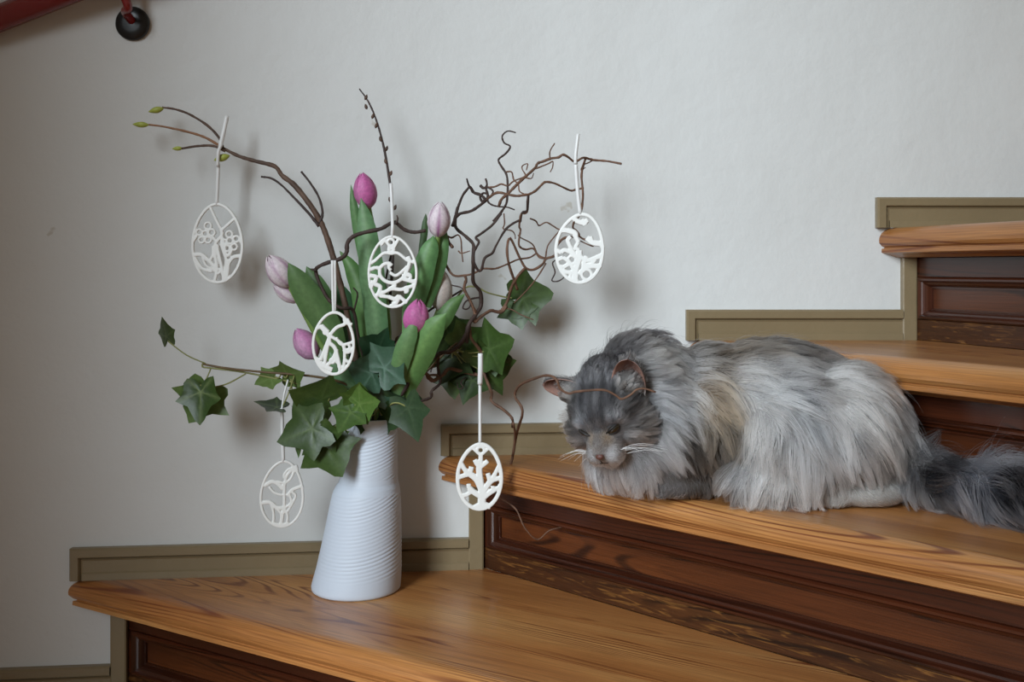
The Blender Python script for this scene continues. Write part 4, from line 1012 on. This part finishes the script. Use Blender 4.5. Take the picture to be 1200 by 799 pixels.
gh(.019, .036, .017, .4, -.7, .5, .007, (118, 118, 122), .12); gh(.0085, .050, .001, .1, -.8, .5, .004, (150, 128, 106), .1); gh(.004, .040, .014, .1, -.8, .5, .006, (104, 100, 100), .1); gh(.028, .026, .006, .8, -.6, -.1, .013, (72, 70, 72), .15)
gh(.020, .040, -.004, .7, -.6, -.3, .006, (112, 110, 112), .1); gh(.012, .058, -.012, .7, -.5, -.3, .004, (186, 182, 182), .1); gh(.018, .050, -.018, .8, -.5, -.4, .006, (160, 152, 148), .12)
gh(.008, .058, -.024, .5, -.4, -.8, .007, (206, 204, 204), .12); gh(0, .052, -.036, 0, -.3, -1, .012, (196, 196, 198), .2, False); gh(.030, .028, -.012, .8, -.7, -.4, .019, (112, 106, 102), .2)
gh(.038, .010, -.014, .8, -.8, -.5, .024, (150, 148, 148), .28); gh(.030, .012, -.032, .6, -.6, -.9, .030, (172, 172, 176), .3); gh(.042, -.012, -.004, .7, -.9, -.2, .028, (160, 160, 162), .3); gh(.044, .006, -.004, .8, -.8, -.2, .022, (130, 128, 128), .3); gh(.040, .018, -.022, .8, -.7, -.5, .024, (140, 136, 134), .3)
gh(.034, .012, .012, .7, -.8, .1, .018, (72, 72, 74), .2); gh(.036, -.004, .026, .6, -.8, .3, .015, (120, 116, 112), .2); gh(.010, .025, -.040, .3, -.5, -1, .034, (178, 178, 182), .3)
GP, GD, GL, GF, GC = (np.array(q, np.float32) for q in (GP, GD, GL, GF, GC))
def field(P):
    """blend of the guides at points P"""
    D = np.empty((len(P), 3), np.float32); L_ = np.empty(len(P), np.float32); F_ = np.empty(len(P), np.float32); C = np.empty((len(P), 3), np.float32)
    for a in range(0, len(P), 8000):
        q = P[a:a+8000]
        d2 = ((q[:, None, :] - GP[None]) ** 2).sum(2)
        w = 1.0 / (d2 + .00004) ** 2.6; w /= w.sum(1, keepdims=True)
        D[a:a+8000] = w @ GD; L_[a:a+8000] = w @ GL; F_[a:a+8000] = w @ GF; C[a:a+8000] = w @ GC
    return D, L_, F_, C
def wob(P, s, ph):
    return np.stack([np.sin(P[:, 0]*s*1.1 + P[:, 2]*s*.9 + ph) * np.cos(P[:, 1]*s*.8 + 1.3*ph), np.sin(P[:, 1]*s*1.2 + P[:, 0]*s*.7 + 2*ph) , np.sin(P[:, 2]*s + P[:, 0]*s*1.3 + .7*ph) * np.cos(P[:, 1]*s*.5 + ph)], 1)
_, _, _, vc = field(co)
ca = bodyme.color_attributes.new('tint', 'FLOAT_COLOR', 'POINT')
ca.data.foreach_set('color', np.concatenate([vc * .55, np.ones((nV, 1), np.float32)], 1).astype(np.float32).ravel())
M['skin'] = tint_mat('grey_undercoat', .9, 0, .4, 500, .1)
bodyme.transform(Matrix.Translation(-cat.location))
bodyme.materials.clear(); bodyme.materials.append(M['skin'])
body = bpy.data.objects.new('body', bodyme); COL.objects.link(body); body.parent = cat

EYES = [H(s * .0185, .0415, .0065) for s in (-1, 1)]
NOSE = H(0, .069, -.0085)
def grow_fur():
    me = bodyme; off = np.array(cat.location, np.float32)
    me.calc_loop_triangles()
    nt_ = len(me.loop_triangles); tri = np.empty(nt_ * 3, np.int32); me.loop_triangles.foreach_get('vertices', tri); tri = tri.reshape(-1, 3)
    vn = np.empty(nV * 3, np.float32); me.vertices.foreach_get('normal', vn); vn = vn.reshape(-1, 3)
    A, B, C3 = co[tri[:, 0]], co[tri[:, 1]], co[tri[:, 2]]
    ar = np.linalg.norm(np.cross(B - A, C3 - A), axis=1) * .5
    cen = (A + B + C3) / 3
    hc = np.array(HC, np.float32); dh = np.linalg.norm(cen - hc, axis=1)
    face = np.clip((.085 - dh) / .02, 0, 1)
    dens = ar * (1 + 4.5 * face)
    dens[(cen[:, 2] < GZ + .004)] = 0
    n = 96000
    idx = rng.choice(nt_, n, p=dens / dens.sum())
    r1, r2 = np.sqrt(rng.random(n)), rng.random(n)
    wa, wb, wc = 1 - r1, r1 * (1 - r2), r1 * r2
    P = (A[idx] * wa[:, None] + B[idx] * wb[:, None] + C3[idx] * wc[:, None]).astype(np.float32)
    Nn = vn[tri[idx, 0]] * wa[:, None] + vn[tri[idx, 1]] * wb[:, None] + vn[tri[idx, 2]] * wc[:, None]
    Nn /= np.linalg.norm(Nn, axis=1, keepdims=True) + 1e-9
    ok = np.ones(n, bool)
    for e, rad in ((EYES[0], .0055), (EYES[1], .0078), (NOSE, .0052)):
        ok &= np.linalg.norm(P - np.array(e), axis=1) > rad
    P, Nn = P[ok], Nn[ok]; n = len(P)
    D, Ln, Lf, Cc = field(P)
    for (x0, x1, y0, y1, zt, cc) in ((.150, .225, -.36, -.300, .034, (104, 99, 97)), (.366, .462, -.39, -.345, .032, (204, 199, 192))):
        mk = (P[:, 0] > x0) & (P[:, 0] < x1) & (P[:, 1] > y0) & (P[:, 1] < y1) & (P[:, 2] < GZ + zt)
        Ln[mk] = .0065; Lf[mk] = .15; Cc[mk] = np.array(srgb(*cc))
    small = Ln < .014
    # clumps
    from mathutils.kdtree import KDTree
    nc = n // 24; ci = rng.choice(n, nc, replace=False)
    kd = KDTree(nc)
    for k, i in enumerate(ci): kd.insert(P[i], k)
    kd.balance()
    own = np.fromiter((kd.find(p)[1] for p in P), np.int32, n)
    CP, CN, CD, CL, CF = P[ci], Nn[ci], D[ci], Ln[ci], Lf[ci]
    nz = wob(P, 95, 0.4) * .28 + wob(P, 210, 1.7) * .16
    nzc = wob(CP, 95, 0.4) * .28 + wob(CP, 210, 1.7) * .16 + rng.normal(0, .10, (nc, 3))
    cl_len = rng.uniform(.78, 1.2, nc)
    def strand(P, Nn, D, Ln, Lf, nz, jit):
        g = D + nz + jit
        g = g - Nn * ((g * Nn).sum(1, keepdims=True)) * .85
        g /= np.linalg.norm(g, axis=1, keepdims=True) + 1e-9
        pts = []
        K = 6
        for k in range(K):
            t = k / (K - 1)
            up = Lf * (1.9 * t - 1.15 * t * t) + .04
            q = P + Nn * (Ln * up)[:, None] + g * (Ln * (t ** 1.08))[:, None]
            q[:, 2] -= Ln * .16 * t * t
            pts.append(q)
        return np.stack(pts, 1)
    wild = np.where(rng.random(n) < .04, 1.25, 1.0)
    big = np.where(small, .5, 1.0)[:, None]
    S = strand(P, Nn, D, Ln * rng.uniform(.72, 1.12, n) * wild, Lf * rng.uniform(.6, 1.4, n) * wild ** 1.5, nz * big, rng.normal(0, .11, (n, 3)) * big)
    SC = strand(CP, CN, CD, CL * cl_len, CF, nzc, 0)
    t = np.linspace(0, 1, 6)[None, :, None]
    k = np.where(small, .15, np.where(wild > 1, .2, .80))[:, None, None] * t ** 1.2
    S = S * (1 - k) + SC[own] * k
    # keep clear of the tread, spreading sideways
    low = np.maximum(GZ + .0012 - S[:, :, 2], 0)
    S[:, :, 2] = np.maximum(S[:, :, 2], GZ + .0012 + rng.random((n, 1)) * .002)
    S[:, :, 1] -= low * .5 * (S[:, :1, 1] < -.29)
    # keep clear of riser and nosing of the next tread
    t2 = np.array(TIP[2]); nn2 = np.array(NOUT[2])
    dn = (S[:, :, :2] - t2) @ nn2
    lim = np.where(S[:, :, 2] > ZT[2] - NT - .004, np.where(S[:, :, 2] < ZT[2] + .004, .004, -9), -OVER + .008)
    push = np.maximum(lim - dn, 0); S[:, :, :2] += push[:, :, None] * nn2
    # colour: clump streaks and ticking
    cb = rng.normal(1, .24, nc); cb[rng.random(nc) < .16] *= .55; cb[rng.random(nc) < .14] *= 1.3
    band = 1 + .14 * np.sin(P[:, 0] * 120 + P[:, 2] * 60 + 2 * np.sin(P[:, 2] * 90))
    hd_ = np.linalg.norm(P - hc, axis=1) < .062
    loc = (P - hc) @ np.array(HM)                      # local head coordinates
    stripes = np.where(hd_ & (loc[:, 1] > -.01), 1 + .42 * np.sin(loc[:, 0] * 520) * np.clip((loc[:, 2] - .008) / .01, 0, 1) + .36 * np.sin((loc[:, 2] + .4 * np.abs(loc[:, 0])) * 420) * np.clip((np.abs(loc[:, 0]) - .016) / .006, 0, 1), 1)
    col = Cc * (np.where(small, 1, cb[own]) * np.where(hd_, 1, band) * stripes * rng.uniform(.86, 1.12, n))[:, None]
    warm = wob(P, 40, 2.2)[:, 0] * .05
    col[:, 0] *= 1 + warm; col[:, 2] *= 1 - warm
    col = np.clip(col, .004, .95)
    rad = np.where(small, .00016, np.where(wild > 1, .00012, .00025))[:, None] * np.array([1.0, 1.0, .92, .75, .5, .12])[None]
    hcv = bpy.data.hair_curves.new('fur'); hcv.add_curves([6] * n)
    hcv.attributes['position'].data.foreach_set('vector', (S - off).astype(np.float32).ravel())
    ra = hcv.attributes.get('radius') or hcv.attributes.new('radius', 'FLOAT', 'POINT')
    ra.data.foreach_set('value', rad.astype(np.float32).ravel())
    at = hcv.attributes.new('fur_color', 'FLOAT_COLOR', 'CURVE')
    at.data.foreach_set('color', np.concatenate([col, np.ones((n, 1))], 1).astype(np.float32).ravel())
    m, nt, p = mat_new('grey_fur'); L = nt.links.new
    a = N(nt, 'ShaderNodeAttribute', attribute_name='fur_color'); hi = N(nt, 'ShaderNodeHairInfo')
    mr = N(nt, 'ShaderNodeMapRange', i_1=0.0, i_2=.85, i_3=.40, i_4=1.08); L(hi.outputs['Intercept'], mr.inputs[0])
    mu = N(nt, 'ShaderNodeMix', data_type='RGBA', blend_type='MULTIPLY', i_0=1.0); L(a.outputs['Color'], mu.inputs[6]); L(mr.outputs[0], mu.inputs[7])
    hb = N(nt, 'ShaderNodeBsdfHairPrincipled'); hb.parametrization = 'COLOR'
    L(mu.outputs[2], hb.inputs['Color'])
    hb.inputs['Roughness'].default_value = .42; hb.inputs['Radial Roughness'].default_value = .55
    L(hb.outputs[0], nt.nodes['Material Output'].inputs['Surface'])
    hcv.materials.append(m)
    fo = bpy.data.objects.new('fur', hcv); COL.objects.link(fo); fo.parent = cat; fo['kind'] = 'stuff'
    return fo
grow_fur()

# ears: cupped sheets with a pink inside
def ear(side, base, up, face, hgt, wid):
    up = up.normalized(); face = (face - up * face.dot(up)).normalized(); sd = up.cross(face).normalized()
    V = []; C = []; Fc = []; nu, nv = 15, 14
    for layer in (0, 1):
        for i in range(nv + 1):
            t = i / nv; w = wid * (1 - t ** 2.2) ** .62 * (.92 + .2 * t) + .0004
            for j in range(nu):
                u = j / (nu - 1) * 2 - 1
                bend = wid * .95 * (1 - u * u) * (1 - .35 * t) - wid * .25 * t * t
                q = base + up * (hgt * t) + sd * (u * w) - face * (bend + (.0022 if layer else 0))
                V.append(q)
                e = max(abs(u), t)
                if layer == 0:
                    pk = np.array(srgb(172, 134, 120)); dk = np.array(srgb(88, 60, 52)); f = max(0, 1 - ((u * 1.2) ** 2 + ((t - .62) / .5) ** 2))
                    c = pk * (1 - .75 * f) + dk * .75 * f
                    g = max(0, .35 - t) / .35; c = c * (1 - g) + np.array(srgb(186, 180, 176)) * g
                else: c = np.array(srgb(112, 108, 108))
                C.append((*c, 1))
    n1 = (nv + 1) * nu
    for i in range(nv):
        for j in range(nu - 1):
            a = i*nu + j; Fc.append((a, a + 1, a + nu + 1, a + nu)); Fc.append((n1 + a, n1 + a + nu, n1 + a + nu + 1, n1 + a + 1))
        for j in (0, nu - 1):
            a = i*nu + j; Fc.append((a, a + nu, n1 + a + nu, n1 + a))
    for j in range(nu - 1):
        a = nv*nu + j; Fc.append((a, a + 1, n1 + a + 1, n1 + a))
    mb = MB(); mb.add(V, Fc, None, C); eo = mb.build('ear', M['ear'], cat, smooth=True, cols=True)
    # fine hairs in and behind the ear
    mb = MB()
    for k in range(260):
        t = random.uniform(.0, .5); u = random.uniform(-.95, .95); w = wid * (1 - t ** 2.2) ** .62
        q = base + up * (hgt * t) + sd * (u * w) - face * (wid * .9 * (1 - u * u) - .001)
        d = (sd * (random.uniform(-.2, .5) - u * .55) + up * random.uniform(.1, .7) + face * random.uniform(.35, .9)).normalized()
        l = random.uniform(.008, .017)
        mb.add(*tube_data([q, q + d * l * .5, q + d * l + sd * random.uniform(-.003, .003)], [.00022, .00018, .00005], 4)[:2])
    for k in range(420):
        t = random.uniform(.0, .97); u = random.uniform(-1, 1); w = wid * (1 - t ** 2.2) ** .62 * (.92 + .2 * t)
        q = base + up * (hgt * t) + sd * (u * w) - face * (wid * .95 * (1 - u * u) * (1 - .35 * t) - wid * .25 * t * t + .002)
        d = (up * .9 - face * .35 + sd * (u * .4 + random.uniform(-.2, .2))).normalized(); l = random.uniform(.004, .008)
        mb.add(*tube_data([q, q + d * l], [.00024, .00006], 4)[:2])
    o = mb.build('ear_tuft', M['ear_hair'], eo, smooth=True); o['kind'] = 'stuff'
M['ear'] = tint_mat('ear_skin', .6, .15, .2, 400, .2)
M['ear_hair'] = plain('pale_ear_hair', srgb(150, 145, 142), .6)
ear(1, H(.034, -.002, .018), hu * .85 + hl * .30 - hf * .25, hf * .85 + hl * .05 + hu * .3, .050, .0215)
ear(-1, H(-.032, -.006, .026), hu * .55 - hl * .85 - hf * .05, hf * .75 - hl * .2 + hu * .2, .042, .0165)
# eyes: half closed, looking down
M['eye'] = plain('dark_amber_eye', srgb(34, 27, 16), .08, spec=.8)
M['lid_grey'] = plain('grey_furred_eyelid', srgb(118, 116, 118), .8, noise=.3, nscale=500)
M['lid'] = plain('dark_eyelid', srgb(30, 27, 27), .5)
M['nose'] = plain('brick_pink_nose', srgb(92, 58, 50), .45, noise=.1, nscale=300, bump=.3, bscale=900)
M['whisker'] = plain('white_whisker', srgb(236, 236, 236), .35)
for s, e in zip((-1, 1), EYES):
    rot = HM @ Matrix.Rotation(R(-s * 30), 3, 'Z') @ Matrix.Rotation(R(s * -16), 3, 'Y')
    ec = e - HM @ Vector((0, .0022, 0))
    mb = MB(); mb.add(*sphere_grid(ec, (.0092, .0058, .0050 if s > 0 else .0016), rot, 22, 14)); ey = mb.build('eye', M['eye'], cat, smooth=True)
    for nm, zz, r_ in (('upper_eyelid', .0047 if s > 0 else .0014, .0012), ('lower_eyelid', -.0040 if s > 0 else -.0013, .0008)):
        arc = [e + rot @ Vector((.0096 * math.sin(t), .0042 * math.cos(t) - .0022, zz * math.cos(t))) for t in np.linspace(-1.5, 1.5, 14)]
        mb = MB(); mb.add(*tube_data(arc, [r_ * .4, r_, r_ * .4], 8)); mb.build(nm, M['lid'], ey, smooth=True)
mb = MB(); mb.add(*sphere_grid(H(0, .0672, -.0090), (.0052, .0038, .0036), HM, 16, 10)); mb.build('nose', M['nose'], cat, smooth=True)
mb = MB()
for s in (-1, 1):
    mb.add(*tube_data(catmull([H(0, .0705, -.0125), H(0, .0690, -.0185), H(s * .006, .0655, -.0225), H(s * .0125, .058, -.0220)], 5), [.0004, .0006, .0003], 6))
mb.build('mouth', M['lid'], cat, smooth=True)
for s in (-1, 1):
    for k in range(7):
        b0 = H(s * (.012 + .0016 * (k % 3)), .0585 - .002 * (k % 3), -.0145 - .0022 * (k // 2))
        d = HM @ Vector((s * .95, -.25 - .05 * k, -.05 - .09 * k + random.uniform(-.08, .08))); l = random.uniform(.040, .066)
        P = catmull([b0, b0 + d * l * .5 + Vector((0, 0, .002)), b0 + d * l + Vector((0, 0, -.008))], 6)
        mb = MB(); mb.add(*tube_data(P, [.00034, .00026, .00007], 5)); mb.build('whisker', M['whisker'], cat, smooth=True)
